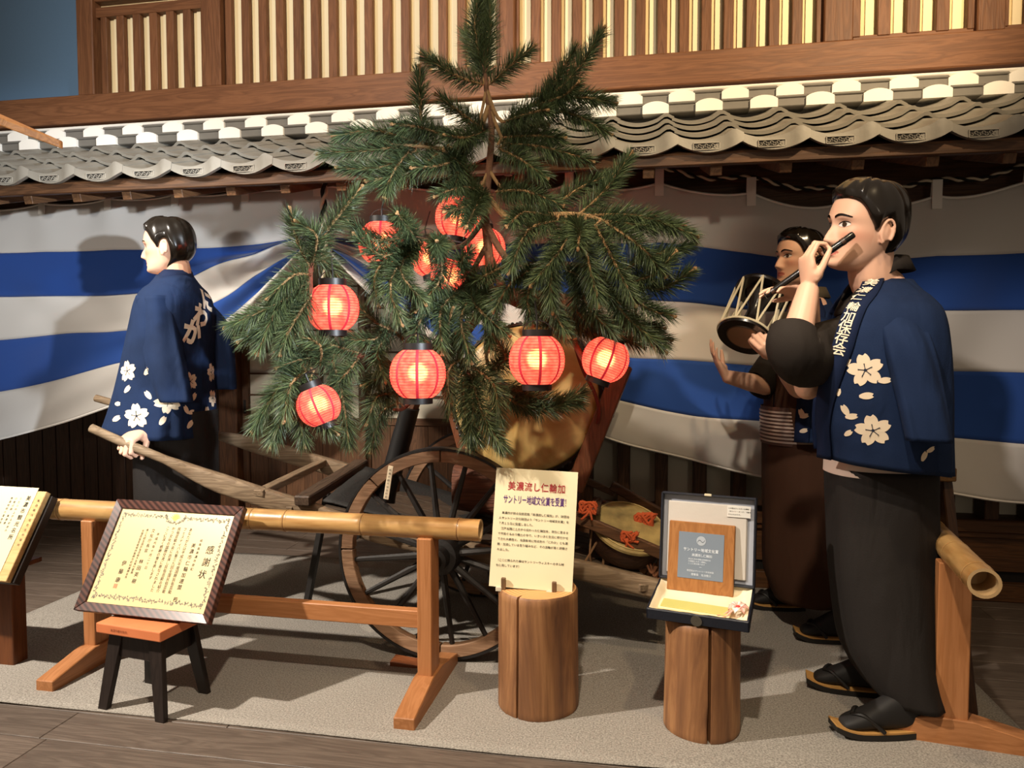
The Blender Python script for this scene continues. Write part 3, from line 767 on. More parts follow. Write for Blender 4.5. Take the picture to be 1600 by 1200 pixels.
         [(480, 580, 2.6), (455, 600, 2.5), (445, 650, 2.46)], [(500, 570, 2.62), (500, 540, 2.56), (470, 525, 2.52)], [(560, 560, 2.72), (540, 585, 2.66), (525, 600, 2.64)], [(485, 590, 2.58), (500, 650, 2.5), (520, 672, 2.48)]]),
     (.34, [(660, 560, 2.9), (630, 530, 2.8), (605, 510, 2.74)], .011, .005, TWIG,
        [[(620, 520, 2.78), (590, 505, 2.7), (560, 480, 2.66)], [(600, 510, 2.74), (585, 530, 2.7), (545, 530, 2.66)], [(625, 525, 2.8), (640, 500, 2.7), (650, 470, 2.66)], [(610, 515, 2.76), (590, 550, 2.7), (600, 590, 2.66)]]),
     (.26, [(640, 630, 2.88), (615, 640, 2.78)], .011, .005, REDB,
        [[(625, 630, 2.86), (596, 645, 2.8), (580, 700, 2.76)], [(620, 615, 2.82), (590, 620, 2.72), (575, 655, 2.68)], [(625, 600, 2.84), (600, 590, 2.74), (572, 600, 2.7)]]),
     # --- low centre before the drum
     (.40, [(720, 545, 2.84), (725, 570, 2.74), (735, 590, 2.66)], .014, .006, REDB,
        [[(728, 570, 2.72), (725, 630, 2.62), (745, 690, 2.58)], [(735, 585, 2.68), (755, 650, 2.58), (785, 700, 2.55)], [(725, 560, 2.74), (700, 580, 2.66), (705, 640, 2.62)], [(732, 580, 2.7), (740, 640, 2.6), (730, 690, 2.58)],
         [(720, 550, 2.8), (690, 545, 2.68), (660, 530, 2.64)], [(730, 570, 2.72), (770, 600, 2.62), (780, 660, 2.6)], [(720, 548, 2.8), (700, 520, 2.68), (705, 490, 2.64)]]),
     (.40, [(760, 560, 2.86), (790, 600, 2.76), (810, 615, 2.7)], .009, .004, TWIG,
        [[(790, 600, 2.74), (845, 640, 2.66), (910, 612, 2.64)], [(795, 605, 2.74), (850, 625, 2.68), (905, 630, 2.66)], [(780, 590, 2.78), (790, 620, 2.7), (830, 640, 2.66)], [(765, 575, 2.82), (790, 560, 2.7), (775, 530, 2.66)]]),
     # --- right red bough behind the lantern
     (.47, [(800, 470, 2.9), (860, 480, 2.85), (885, 505, 2.8), (900, 540, 2.78), (918, 575, 2.78)], .020, .010, REDB,
        [[(870, 490, 2.84), (900, 500, 2.74), (945, 535, 2.7)], [(890, 515, 2.8), (950, 520, 2.72), (1000, 540, 2.68)], [(840, 480, 2.86), (860, 510, 2.76), (890, 525, 2.72)], [(880, 500, 2.82), (960, 505, 2.7), (1030, 512, 2.64)]]),
    ]
    for t, path, r0, r1, mat, sps in B:
        q = crv([tr(t)] + [P(*a) for a in path], 5); n = len(q)
        br = MB().tube(q, [r0+(r1-r0)*i/(n-1) for i in range(n)], 8)
        brn = br.build('branch', mat, root, smooth=True)
        for sp in sps:
            pp = crv([P(*a) for a in sp], 4)
            # join twig to nearest branch point
            near = min(q, key=lambda p: (p-pp[0]).length)
            full = ([near] if (near-pp[0]).length > .02 else []) + pp
            m = len(full)
            tip = pp[-1] + (pp[-1]-pp[-2]).normalized()*.022
            tw = MB().tube(full + [tip], [.0055]*(m-1) + [.0045, .0035], 6)
            # knobbly bud scales at the tip and along the twig
            for _ in range(5):
                c = tip + V((rnd(.004), rnd(.004), rnd(.004))); tw.ball(c, .0048, 6, 4)
            tw.build('twig', TWIG, brn, smooth=True)
            sprig(base_, pp, NEED, brn, dens=1.0, ln=.072, open_=.86)
pine()
# ================================================================== LETTERING
def text_poly(body, size, bold=0.0, cond=1.0):
    cu = bpy.data.curves.new('t', 'FONT'); cu.body = body; cu.size = size; cu.resolution_u = 2; cu.offset = bold*size
    ob = bpy.data.objects.new('t', cu); col.objects.link(ob)
    me = bpy.data.meshes.new_from_object(ob, depsgraph=None) if False else ob.to_mesh()
    vs = [(v.co.x*cond, v.co.y) for v in me.vertices]; fs = [tuple(p.vertices) for p in me.polygons]
    ob.to_mesh_clear(); bpy.data.objects.remove(ob); bpy.data.curves.remove(cu)
    return vs, fs
_glyph = {}
def glyph(ch, bold=0.0):
    if (ch, bold) not in _glyph: _glyph[(ch, bold)] = text_poly(ch, 1.0, bold)
    return _glyph[(ch, bold)]
class Txt:
    def __init__(s): s.v = []; s.f = []; s.m = []
    def ch(s, c, x, y, size, cond=1.0, bold=0.0, rot=0, mi=0, sk=0):
        """one glyph in its em square centred on x, y"""
        if c in ' \u3000': return
        vs, fs = glyph(c, bold); o = len(s.v); cr, sr = math.cos(rot), math.sin(rot)
        asc = ord(c) < 256
        for a, b in vs:
            a = (a - (.3 if asc else .5))*size*cond; b = (b-.36)*size; a += b*sk
            s.v.append((x + a*cr - b*sr, y + a*sr + b*cr))
        s.f += [tuple(i+o for i in f) for f in fs]; s.m += [mi]*len(fs)
    def row(s, t, x, y, size, adv=None, **k):
        adv = size*1.02 if adv is None else adv
        for i, c in enumerate(t): s.ch(c, x + adv*(i+.5), y, size, **k)
    def colm(s, t, x, y, size, adv=None, **k):
        adv = size*1.06 if adv is None else adv
        for i, c in enumerate(t): s.ch(c if c != 'ー' else '｜', x, y - adv*(i+.5), size, **k)
    def rect(s, x0, y0, x1, y1, mi=0):
        o = len(s.v); s.v += [(x0, y0), (x1, y0), (x1, y1), (x0, y1)]; s.f.append((o, o+1, o+2, o+3)); s.m.append(mi)
    def poly(s, pts, mi=0):
        o = len(s.v); s.v += list(pts); s.f.append(tuple(range(o, o+len(pts)))); s.m.append(mi)
    def put(s, name, mats, parent, O, ux, uy, lift=.0012, fn=None):
        n = ux.cross(uy).normalized(); mb = MB()
        mb.v = [(fn(a, b) if fn else O + ux*a + uy*b) + n*lift for a, b in s.v]; mb.f = s.f; mb.m = s.m
        o = mb.build(name, mats, parent, fix=False); o['kind'] = 'stuff'; return o
INK = plain('ink_black', '#2a2622', .8, spec=.2)

# ================================================================== HANDCART
CW1, CW2 = '#8f7a60', '#5b4936'
cwx, cwy, cwz = wood(CW1, CW2, 'x', 1.2, .7), wood(CW1, CW2, 'y', 1.2, .7), wood(CW1, CW2, 'z', 1.2, .7)
IRON = plain('black_iron', '#191614', .5, bump=.2, bscale=70); BLKW = plain('black_wood', '#1d1916', .55, bump=.15, bscale=40, var=.2)
NY, FY = 2.95, 3.5
def cart():
    root = thing('handcart', 'two wheeled wooden handcart with long shafts carrying the pine and drum', 'cart', (-.8, 3.2, 0))
    rimw = wood('#9c7b5f', '#6d5039', 'x', .8, .6)
    def wheel(c, r):
        w = MB(); M = Matrix.Rotation(math.pi/2, 4, 'X')
        # eight felloes
        fe = thing_part('wheel', root, c)
        for k in range(8):
            q = MB(); rings = []
            for i in range(9):
                t = 2*math.pi*(k + (i/8)*.985)/8
                d = V((math.cos(t), 0, math.sin(t)))
                rings.append([c + d*(r-.010) + V((0, s, 0)) for s in (-.026, .026)] + [c + d*(r-.060) + V((0, s, 0)) for s in (.020, -.020)])
            q.loft(rings, True, True).build('felloe', rimw, fe, bevel=.003)
        q = MB(); q.lathe([(r, -.027), (r, .027), (r-.010, .027), (r-.010, -.027), (r, -.027)], 72, c, M, cap=False).build('tyre', IRON, fe, smooth=True)
        q = MB(); q.lathe([(.001, -.17), (.018, -.17), (.018, -.155), (.03, -.155), (.034, -.12), (.05, -.115), (.052, -.06), (.075, -.055), (.085, -.02), (.085, .03), (.07, .06), (.05, .09), (.045, .13)], 28, c, Matrix.Rotation(-math.pi/2, 4, 'X'), cap=True)
        q.v = [V((p.x, 2*c.y-p.y if False else p.y, p.z)) for p in q.v]
        q.build('hub', IRON, fe, smooth=True, ang=30)
        for k in range(16):
            t = 2*math.pi*(k+.3)/16; d = V((math.cos(t), 0, math.sin(t))); s = .012 if k % 2 else -.012
            MB().tube([c + d*.07 + V((0, s, 0)), c + d*.2 + V((0, s*.6, 0)), c + d*(r-.045)], [.016, .0135, .010], 7).build('spoke', BLKW, fe, smooth=True)
        return fe
    def thing_part(name, parent, loc):
        o = bpy.data.objects.new(name, None); col.objects.link(o); o.parent = parent
        o.location = V(loc) - LOC[parent.name]; LOC[o.name] = V(loc); return o
    r = .437; cx = XA(690, 2.83, 875)
    wheel(V((cx, 2.83, r+.008)), r); wheel(V((cx, 3.60, r+.008)), r)
    MB().tube([(cx, 2.84, r+.008), (cx, 3.59, r+.008)], .022, 10).build('axle', IRON, root, smooth=True)
    for Yq in (2.98, 3.42): MB().bb((cx-.045, Yq-.03, r), (cx+.045, Yq+.03, .53)).build('axle_block', cwz, root, bevel=.004)
    def shaft(pix):
        pts = crv([PY(a, b, y) for a, b, y in pix], 6); n = len(pts); rings = []
        for i, p in enumerate(pts):
            d = (pts[min(i+1, n-1)]-pts[max(i-1, 0)]).normalized(); sd = d.cross(V((0, 0, 1))).normalized(); u = sd.cross(d)
            f = i/(n-1); k = min(1, max(0, (f-.25)/.12)); hw = .019 + .007*k; hh = .020 + .022*k - .006*max(0, f-.6)
            e = 2 + 2.5*k; ring = []
            for j in range(16):
                t = 2*math.pi*j/16; c, s = math.cos(t), math.sin(t)
                ring.append(p + sd*hw*math.copysign(abs(c)**(2/e), c) + u*hh*math.copysign(abs(s)**(2/e), s))
            rings.append(ring)
        MB().loft(rings, True, True).build('shaft', cwx, root, smooth=True, ang=50)
        return pts
    n_ = shaft([(143, 669, 2.86), (190, 690, 2.86), (260, 719, 2.87), (345, 755, 2.9), (480, 798, 2.93), (620, 840, 2.95), (800, 872, 2.96), (910, 891, 2.96), (1045, 925, 2.96)])
    f_ = shaft([(150, 622, 3.46), (240, 648, 3.46), (330, 677, 3.47), (400, 695, 3.48), (480, 719, 3.49), (560, 742, 3.5), (640, 766, 3.5), (800, 815, 3.5), (930, 850, 3.5)])
    def at(pts, x):
        return min(pts, key=lambda p: abs(p.x-x))
    for x, wd, hh, m, dz in ((-1.62, .05, .03, cwy, .02), (-1.52, .03, .025, cwy, -.01), (-.95, .05, .03, cwy, 0), (-.35, .05, .03, cwy, 0), (0.0, .05, .03, cwy, 0)):
        a, b = at(n_, x), at(f_, x-.02); MB().beam(a + V((0, -.03, dz)), b + V((0, .03, dz)), wd, hh).build('crossbar', m, root, bevel=.003)
    a, b = at(n_, -1.44), at(f_, -1.46)
    MB().beam(a + V((0, -.05, .052)), b + V((0, .05, .052)), .075, .045).build('front_bar', wood('#5d4a3a', '#33271d', 'y', 1.2, .6), root, bevel=.006)
    # bed boards
    m = wood('#5a4a3a', '#352a20', 'x', 1.2, .7)
    for k in range(5):
        t0, t1 = (k+.04)/5, (k+.96)/5; pts = []
        for x in (-1.40, 0.02):
            p, q = at(n_, x), at(f_, x); pts += [p.lerp(q, t0), p.lerp(q, t1)]
        up = V((0, 0, .042)); th = V((0, 0, .016))
        A, B, C, D = [p + up for p in (pts[0], pts[1], pts[3], pts[2])]
        MB().add([A, B, C, D, A-th, B-th, C-th, D-th], [(0,1,2,3), (7,6,5,4), (0,4,5,1), (1,5,6,2), (2,6,7,3), (3,7,4,0)]).build('bed_board', m, root, bevel=.002)
    # black mat over the front of the bed
    A0, B0, A1, B1 = at(n_, -1.40), at(f_, -1.40), at(n_, -.75), at(f_, -.75)
    def fn(u, v):
        p = (A0.lerp(A1, u)).lerp(B0.lerp(B1, u), .03+.94*v); return p + V((0, 0, .062 - .02*math.sin(math.pi*v)*math.sin(math.pi*u) + .004*noise.noise(V((u*5, v*5, 0)))))
    MB().grid(fn, 14, 10).build('black_mat', plain('mat_black', '#24221f', .75, bump=.3, bscale=80), root, smooth=True, solid=.008)
    # prop leg and iron fitting
    MB().beam(PY(512, 770, 3.32), G(478, 952) + V((0, 0, 0)), .030, .036, (0, 1, 0)).build('prop_leg', BLKW, root, bevel=.004)
    fa, fb = PY(478, 806, 2.90), PY(545, 826, 2.91)
    MB().beam(fa, fb, .016, .02).build('iron_strap', IRON, root, bevel=.003)
    MB().tube([fa + V((.01, 0, 0)), fb + V((-.01, -.01, .002))], .007, 8).build('pin', cwx, root, smooth=True)
    MB().tube([PY(556, 838, 2.90), PY(556, 838, 2.96)], .016, 10).build('bolt', IRON, root, smooth=True)
    return cx
CXW = cart()
tg = MB(); a = PY(611, 728, 2.785); b = PY(603, 780, 2.785)
tg.beam(a, b, .022, .004, (0, -1, 0))
tgo = tg.build('paper_tag', plain('tag_paper', '#c8b89c', .8), bevel=.001, loc=a); tag(tgo, 'narrow paper tag stuck on the near cart wheel rim', 'tag')
t = Txt(); t.colm('美濃市観光協会所蔵', 0, 0, .0105, .0140)
dv_ = (a-b).normalized(); ux_ = V((1, 0, 0)); uy_ = dv_; O_ = a + V((0, -.0035, 0))
t.put('lettering', INK, tgo, O_ + dv_*-.01, ux_, uy_)
for px, py in ((632, 1039), (800, 1040)):
    p = G(px, py); wc = MB().beam(p + V((-.05, .0, .014)), p + V((.07, .0, .008)), .07, .026, w1=.07, h1=.014)
    tag(wc.build('wheel_chock', wood('#8a4f2c', '#5e3218', 'x'), bevel=.002, loc=p), 'brown wooden chock %s' % ('wedged under the front of the near cart wheel' if px < 700 else 'behind the near wheel beside the stump'), 'chock')

# squared timber lying on the cart
def timber():
    x0, x1 = XA(716, 3.22, 770), XA(905, 3.22, 770); y = 3.22; rings = []
    for i in range(13):
        x = x0 + (x1-x0)*i/12; z = .655 - .12*(x-x0); ring = []
        for j in range(28):
            t = 2*math.pi*j/28; c, s = math.cos(t), math.sin(t); k = 1 + .05*noise.noise(V((x*2, c*3, s*3)))
            ring.append(V((x, y + .12*k*math.copysign(abs(c)**.6, c), z + .105*k*math.copysign(abs(s)**.6, s))))
        rings.append(ring)
    o = MB().loft(rings, True, True).build('timber_log', wood('#7d4e38', '#472c20', 'x', 1.1, .6, .6), smooth=True, ang=50, loc=((x0+x1)/2, y, .55))
    tag(o, 'reddish squared timber log lying on the cart bed below the drum', 'log')
timber()

# ================================================================== BIG DRUM
def frame(n, up=V((0, 0, 1))):
    n = n.normalized(); x = up.cross(n).normalized(); y = n.cross(x); return x, y, n
def drum():
    c = P(820, 622, 3.12); n = V((-.03, -.985, .13)).normalized(); x, y, n = frame(n); r = .322
    M = Matrix((x, y, n)).transposed()
    root = thing('big_drum', 'large barrel drum with golden mottled skin standing on the cart', 'drum', c + V((0, 0, -.32)))
    body = wood('#4a2a1b', '#2a160e', 'z', 1, .45)
    dpt = .44
    MB().lathe([(r*.97, -.012), (r*1.03, -.05), (r*1.09, -dpt*.35), (r*1.11, -dpt/2), (r*1.09, -dpt*.65), (r*1.02, -dpt), (.01, -dpt-.002)], 56, c, M, cap=False).build('barrel', body, root, smooth=True, ang=40)
    m, nt, b = base('drum_skin'); N = nt.nodes.new; L = nt.links.new
    tc = N('ShaderNodeTexCoord'); n1 = N('ShaderNodeTexNoise'); n1.inputs['Scale'].default_value = 5; n1.inputs['Detail'].default_value = 6; n1.inputs['Distortion'].default_value = 1.2
    L(tc.outputs['Object'], n1.inputs['Vector']); rp = N('ShaderNodeValToRGB'); e = rp.color_ramp.elements
    e[0].position, e[0].color, e[1].position, e[1].color = .3, S('#9a7838'), .68, S('#dcbf7e'); L(n1.outputs['Fac'], rp.inputs[0]); L(rp.outputs[0], b.inputs['Base Color']); b.inputs['Roughness'].default_value = .42
    MB().lathe([(.001, .006), (r*.5, .005), (r*.9, .002), (r*.975, -.008), (r*1.0, -.03)], 64, c, M, cap=False).build('drum_skin', m, root, smooth=True, ang=0)
    MB().lathe([(r*1.0, -.012), (r*1.035, -.022), (r*1.05, -.055), (r*1.02, -.06)], 64, c, M, cap=False).build('skin_edge', plain('drum_edge', '#2b1d12', .6), root, smooth=True)
    st = plain('stud_black', '#14100d', .4); s0 = None
    for row in range(2):
        for k in range(60):
            t = 2*math.pi*(k+.5*row)/60; p = c + M @ V((r*1.038*math.cos(t), r*1.038*math.sin(t), -.027-.018*row))
            if s0 is None: s0 = MB().ball(p, .0085, 8, 5).build('stud', st, root, smooth=True, loc=p)
            else:
                q = dup(s0, p - LOC[root.name], root)
    for s in (1, -1):
        q = c + M @ V((r*1.12*s, 0, -dpt/2)); tor = [q + M @ V((.0, .035*math.cos(a), .035*math.sin(a))) + V((0, 0, -.03)) for a in [2*math.pi*i/16 for i in range(17)]]
        MB().tube(tor, .006, 6, False).build('ring_handle', IRON, root, smooth=True)
    # stand: crossed red-brown posts
    sd = thing('drum_stand', 'red brown wooden stand with slanting posts holding the big drum', 'stand', c + V((.2, .1, -.5)))
    wd = wood('#7d4a2e', '#54301c', 'z', 1, .45)
    MB().beam(P(975, 570, 3.02), P(897, 765, 3.04), .075, .05, n).build('post', wd, sd, bevel=.005)
    MB().beam(P(690, 560, 3.34), P(748, 770, 3.30), .075, .05, n).build('post', wd, sd, bevel=.005)
    MB().beam(P(975, 570, 3.50), P(900, 765, 3.52), .075, .05, n).build('post', wd, sd, bevel=.005)
    MB().beam(P(755, 458, 3.48), P(905, 474, 3.50), .06, .075).build('top_rail', wd, sd, bevel=.005)
    MB().beam(P(870, 752, 3.06), P(900, 757, 3.52), .05, .05).build('foot_rail', wd, sd, bevel=.005)
    rope = plain('red_cord', '#6e2a20', .9)
    MB().tube(crv([P(900, 545, 2.98), P(912, 580, 2.97), P(928, 612, 2.97), P(936, 640, 2.98), P(934, 662, 3.0)], 5), .008, 6).build('cord', rope, sd, smooth=True)
drum()

# ================================================================== CARRYING FRAME WITH TIED DRUM (rear of cart)
ORG = plain('orange_cord', '#c2562a', .9, bump=.4, bscale=200)
def knot(root, c, s=1.0, name='cord_knot', mat=None):
    mb = MB()
    for k in range(3):
        pts = []; ph = random.random()*6
        for i in range(22):
            t = i/21*2*math.pi*1.6; pts.append(c + V((math.cos(t+ph)*.030*s*(1+.3*math.sin(2*t)), rnd(.004)-.012, math.sin(t*1.5+ph)*.024*s)) + V((rnd(.003), 0, rnd(.003))))
        mb.tube(pts, .0058*s, 6)
    for k in range(2):
        e = c + V((rnd(.03)*s, -.02, -.05*s)); mb.tube(crv([c, c + V((rnd(.02), -.02, -.02*s)), e], 4), .005*s, 6)
    return mb.build(name, mat or ORG, root, smooth=True, ang=0)
def rearframe():
    o = P(980, 850, 3.05)
    root = thing('carrying_frame', 'dark slanting wooden frame behind the black gift box lid', 'frame', V((o.x, o.y, .3)))
    wd = wood('#6f4c30', '#3f2a1a', 'x', 1, .55)
    for (a, b), w_, h_ in ((((895, 806, 2.99), (1062, 877, 2.93)), .035, .045), (((925, 782, 3.22), (1062, 834, 3.16)), .035, .04), (((955, 758, 3.34), (1075, 826, 3.26)), .04, .04)):
        MB().beam(P(*a), P(*b), w_, h_).build('rail', wd, root, bevel=.004)
    for a, b in (((930, 800, 3.0), (935, 784, 3.22)), ((1045, 868, 2.95), (1050, 830, 3.18))): MB().beam(P(*a), P(*b), .035, .03).build('crosspiece', wd, root, bevel=.004)
    for a, b in (((902, 745, 3.36), (960, 770, 3.34)), ((905, 806, 3.0), (935, 782, 3.2)), ((950, 832, 3.02), (945, 903, 3.05)), ((1035, 860, 2.98), (1028, 915, 3.0)), ((985, 790, 3.25), (975, 870, 3.3))): MB().beam(P(*a), P(*b), .03, .03, (0, 1, 0)).build('strut', wd, root, bevel=.003)
    # drum lashed on top, skin upward
    c = P(985, 822, 3.06); up = V((.25, -.42, .87)).normalized(); x, y, n = frame(up, V((0, 1, 0))); M = Matrix((x, y, n)).transposed(); r = .165
    d = thing('lashed_drum', 'flat hide drum lashed on the slanting frame with orange cords', 'drum', c + V((0, 0, -.05)))
    MB().lathe([(r*.92, .0), (r*.95, -.02), (r*.98, -.07), (r*.93, -.10), (.01, -.102)], 40, c, M, cap=False).build('drum_body', wood('#4a3020', '#27180f', 'x'), d, smooth=True)
    MB().lathe([(.001, .004), (r*.9, .003), (r*.99, -.002), (r*1.0, -.012), (r*.96, -.016)], 48, c, M, cap=False).build('drum_skin', plain('hide_olive', '#a08a54', .6, var=.4, vscale=14, bump=.4, bscale=30), d, smooth=True)
    q = MB()
    q.tube([c + M @ V((r*.9*math.cos(a), r*.9*math.sin(a), .005)) for a in [2*math.pi*i/48 for i in range(49)]], .0035, 5)
    q.build('lacing_ring', plain('straw_cord', '#b39b63', .9), d, smooth=True)
    for px, py, z, s in ((918, 792, 2.96, 1.0), (1008, 812, 3.1, 1.25), (984, 838, 2.95, .9)): knot(d, P(px, py, z), s)
    q = MB()
    for k in range(14):
        a0 = rnd(1); p = P(925 + 8*k, 830 + 5*k + rnd(8), 3.02); e = P(915 + 9*k + rnd(25), 880 + 3*k + rnd(12), 3.04 + rnd(.05))
        q.tube(crv([p, (p+e)/2 + V((rnd(.03), rnd(.03), -.02)), e], 5), .0045, 5)
    q.build('loose_cord', plain('dull_cord', '#7a5a3c', .95), d, smooth=True)
    # coil of brown cord hanging below
    q = MB(); 
    for k in range(4):
        cc = P(988 + 3*k, 862, 2.99); q.tube([cc + V((.06*math.cos(a), .01*k, .055*math.sin(a) - .006*k)) for a in [2*math.pi*i/24 for i in range(25)]], .0055, 5)
    for k in range(3): q.tube(crv([P(1010+6*k, 880, 2.98), P(1018+4*k, 895+5*k, 2.97), P(1026+3*k, 885+9*k, 2.97)], 4), .006, 5)
    q.build('hanging_cord', plain('brown_cord', '#70452a', .95), d, smooth=True)
rearframe()
# ================================================================== BARRIERS
OAK1, OAK2 = '#b57c50', '#956037'
okx, oky, okz = wood(OAK1, OAK2, 'x', .9, .45, .1), wood(OAK1, OAK2, 'y', .9, .45, .1), wood(OAK1, OAK2, 'z', .9, .45, .1)
def bamboo_mat(sc_):
    m, nt, b = base('bamboo_cane'); N = nt.nodes.new; L = nt.links.new
    tc = N('ShaderNodeTexCoord'); mp = N('ShaderNodeMapping'); mp.inputs['Scale'].default_value = sc_
    L(tc.outputs['Object'], mp.inputs[0]); n = N('ShaderNodeTexNoise'); n.inputs['Scale'].default_value = 2.5; n.inputs['Detail'].default_value = 4; L(mp.outputs[0], n.inputs['Vector'])
    r = N('ShaderNodeValToRGB'); e = r.color_ramp.elements; e[0].position, e[0].color, e[1].position, e[1].color = .3, S('#9c7240'), .7, S('#c49c64')
    L(n.outputs['Fac'], r.inputs[0]); L(r.outputs[0], b.inputs['Base Color']); b.inputs['Roughness'].default_value = .32; b.inputs['Coat Weight'].default_value = .2
    return m
BAMB = bamboo_mat((2, 18, 18)); BAMBY = bamboo_mat((18, 2, 18)); NODE = plain('bamboo_node', '#7d5830', .5); CUT = plain('bamboo_cut', '#b99a6e', .7)
def barrier(O, ang, length, xs_post, label, nodes, pr=.043):
    """local x along the pole, origin under the pole's start"""
    M = Matrix.Rotation(ang, 3, 'Z'); O = V(O)
    def T(x, y, z): return O + M @ V((x, y, z))
    root = thing('bamboo_barrier', label, 'barrier', O)
    zp = .625; k = 60; rings = []
    prof = []
    for i in range(k+1):
        x = length*i/k; r = pr*(1 - .08*i/k)
        prof.append((x, r))
    for nx in nodes: prof += [(nx-.012, None), (nx-.004, 'n'), (nx, 'd'), (nx+.004, 'n'), (nx+.012, None)]
    prof = sorted(prof, key=lambda a: a[0]); pr2 = []
    for x, r in prof:
        rr = pr*(1 - .08*x/length)
        pr2.append((x, rr*1.035 if r == 'n' else rr*.985 if r == 'd' else rr))
    def ring(x, r, n=28): return [T(x, r*math.cos(2*math.pi*j/n), zp + r*math.sin(2*math.pi*j/n)) for j in range(n)]
    w_ = .009
    rr = [ring(x, r) for x, r in pr2]
    q = MB(); q.loft(rr, True, False)
    r0, r1 = pr2[0][1], pr2[-1][1]
    q.loft([ring(0, r0), ring(0, r0-w_), ring(.10, r0-w_-.002), ring(.10, .001)], True, False, 1); q.loft([ring(length, r1), ring(length, r1-w_), ring(length-.10, r1-w_-.002), ring(length-.10, .001)], True, False, 1)
    pole = q.build('bamboo_pole', [BAMB if abs(ang) < .8 else BAMBY, CUT], root, smooth=True, ang=50)
    for nx in nodes:
        r = pr*(1-.08*nx/length); MB().loft([ring(nx-.0025, r*1.0), ring(nx, r*1.03), ring(nx+.0025, r*1.0)]).build('node', NODE, pole, smooth=True)
    for x in xs_post:
        q = MB(); q.box(T(x, 0, (.07+zp-.03)/2), (.055, .095, zp-.03-.07), M.to_4x4()); q.build('post', okz, root, bevel=.003)
        # foot: tapered at both ends
        q = MB(); prf = [(-.27, .045), (-.06, .09), (.06, .09), (.27, .045)]; vs = []
        for s in (-.0375, .0375):
            vs += [T(x+s, a, 0) for a, h in prf] + [T(x+s, a, h) for a, h in reversed(prf)]
        q.add(vs, [tuple(range(7, -1, -1)), tuple(range(8, 16))] + [(i, (i+1) % 8, 8+(i+1) % 8, 8+i) for i in range(8)]); q.build('foot', oky if abs(ang) < .8 else okx, root, bevel=.003)
    a, b = xs_post[0], xs_post[-1]
    MB().box(T((a+b)/2, 0, .285), (b-a-.05, .04, .065), M.to_4x4()).build('rail', okx if abs(ang) < .8 else oky, root, bevel=.003)
    return root
# left barrier
pA, pB = V((-2.375, 2.56, 0)), V((-.575, 2.53, 0))
aL = math.atan2(pB.y-pA.y, pB.x-pA.x)
barrier(pA, aL, (pB-pA).length, (.19, 1.60), 'long bamboo barrier rail in front of the handcart', (.045, .90, 1.04, 1.35, 1.72))
pC, pD = V((.945, 2.20, 0)), V((1.155, 3.62, 0))
aR = math.atan2(pD.y-pC.y, pD.x-pC.x)
barrier(pC, aR, (pD-pC).length, (.33, 1.30), 'bamboo barrier rail running away beside the flute player', (.06, .30, .62, .95))

# ================================================================== STOOL + CERTIFICATE
def stool():
    c = V((-1.735, 2.30, 0)); ang = R(-8); M = Matrix.Rotation(ang, 3, 'Z')
    def T(x, y, z): return c + M @ V((x, y, z))
    root = thing('low_stool', 'low stool with orange seat and black splayed legs under the certificate', 'stool', c)
    q = MB().box(T(0, 0, .3), (.285, .235, .036), M.to_4x4()); q.build('seat', plain('orange_seat', '#d27a4c', .5, var=.06, vscale=12), root, bevel=.004, seg=2)
    bk = wood('#2a211d', '#181210', 'z', 1, .45, .1)
    for sx in (-1, 1):
        for sy in (-1, 1):
            top, bot = T(sx*.085, sy*.075, .282), T(sx*.128, sy*.105, 0)
            q = MB(); d = M @ V((1, 0, 0)); e = M @ V((0, 1, 0)); t = .011
            vs = []
            for s in (-t, t): vs += [top - d*.030 + e*s, top + d*.030 + e*s, bot + d*.020 + e*s, bot - d*.020 + e*s]
            q.add(vs, [(0,1,2,3), (7,6,5,4), (0,4,5,1), (1,5,6,2), (2,6,7,3), (3,7,4,0)]); q.build('leg', bk, root, bevel=.002)
    for sy in (-1, 1): MB().box(T(0, sy*.078, .235), (.16, .014, .085), M.to_4x4()).build('apron', bk, root, bevel=.002)
    for sx in (-1, 1): MB().box(T(sx*.092, 0, .235), (.014, .15, .085), M.to_4x4()).build('apron', bk, root, bevel=.002)
    t = Txt(); t.row('美濃市観光協会', -.045, 0, .0105); t.put('lettering', plain('stool_mark', '#7a3d22', .7), root, T(-.03, -.1178, .300), M @ V((1, 0, 0)), V((0, 0, 1)))
stool()
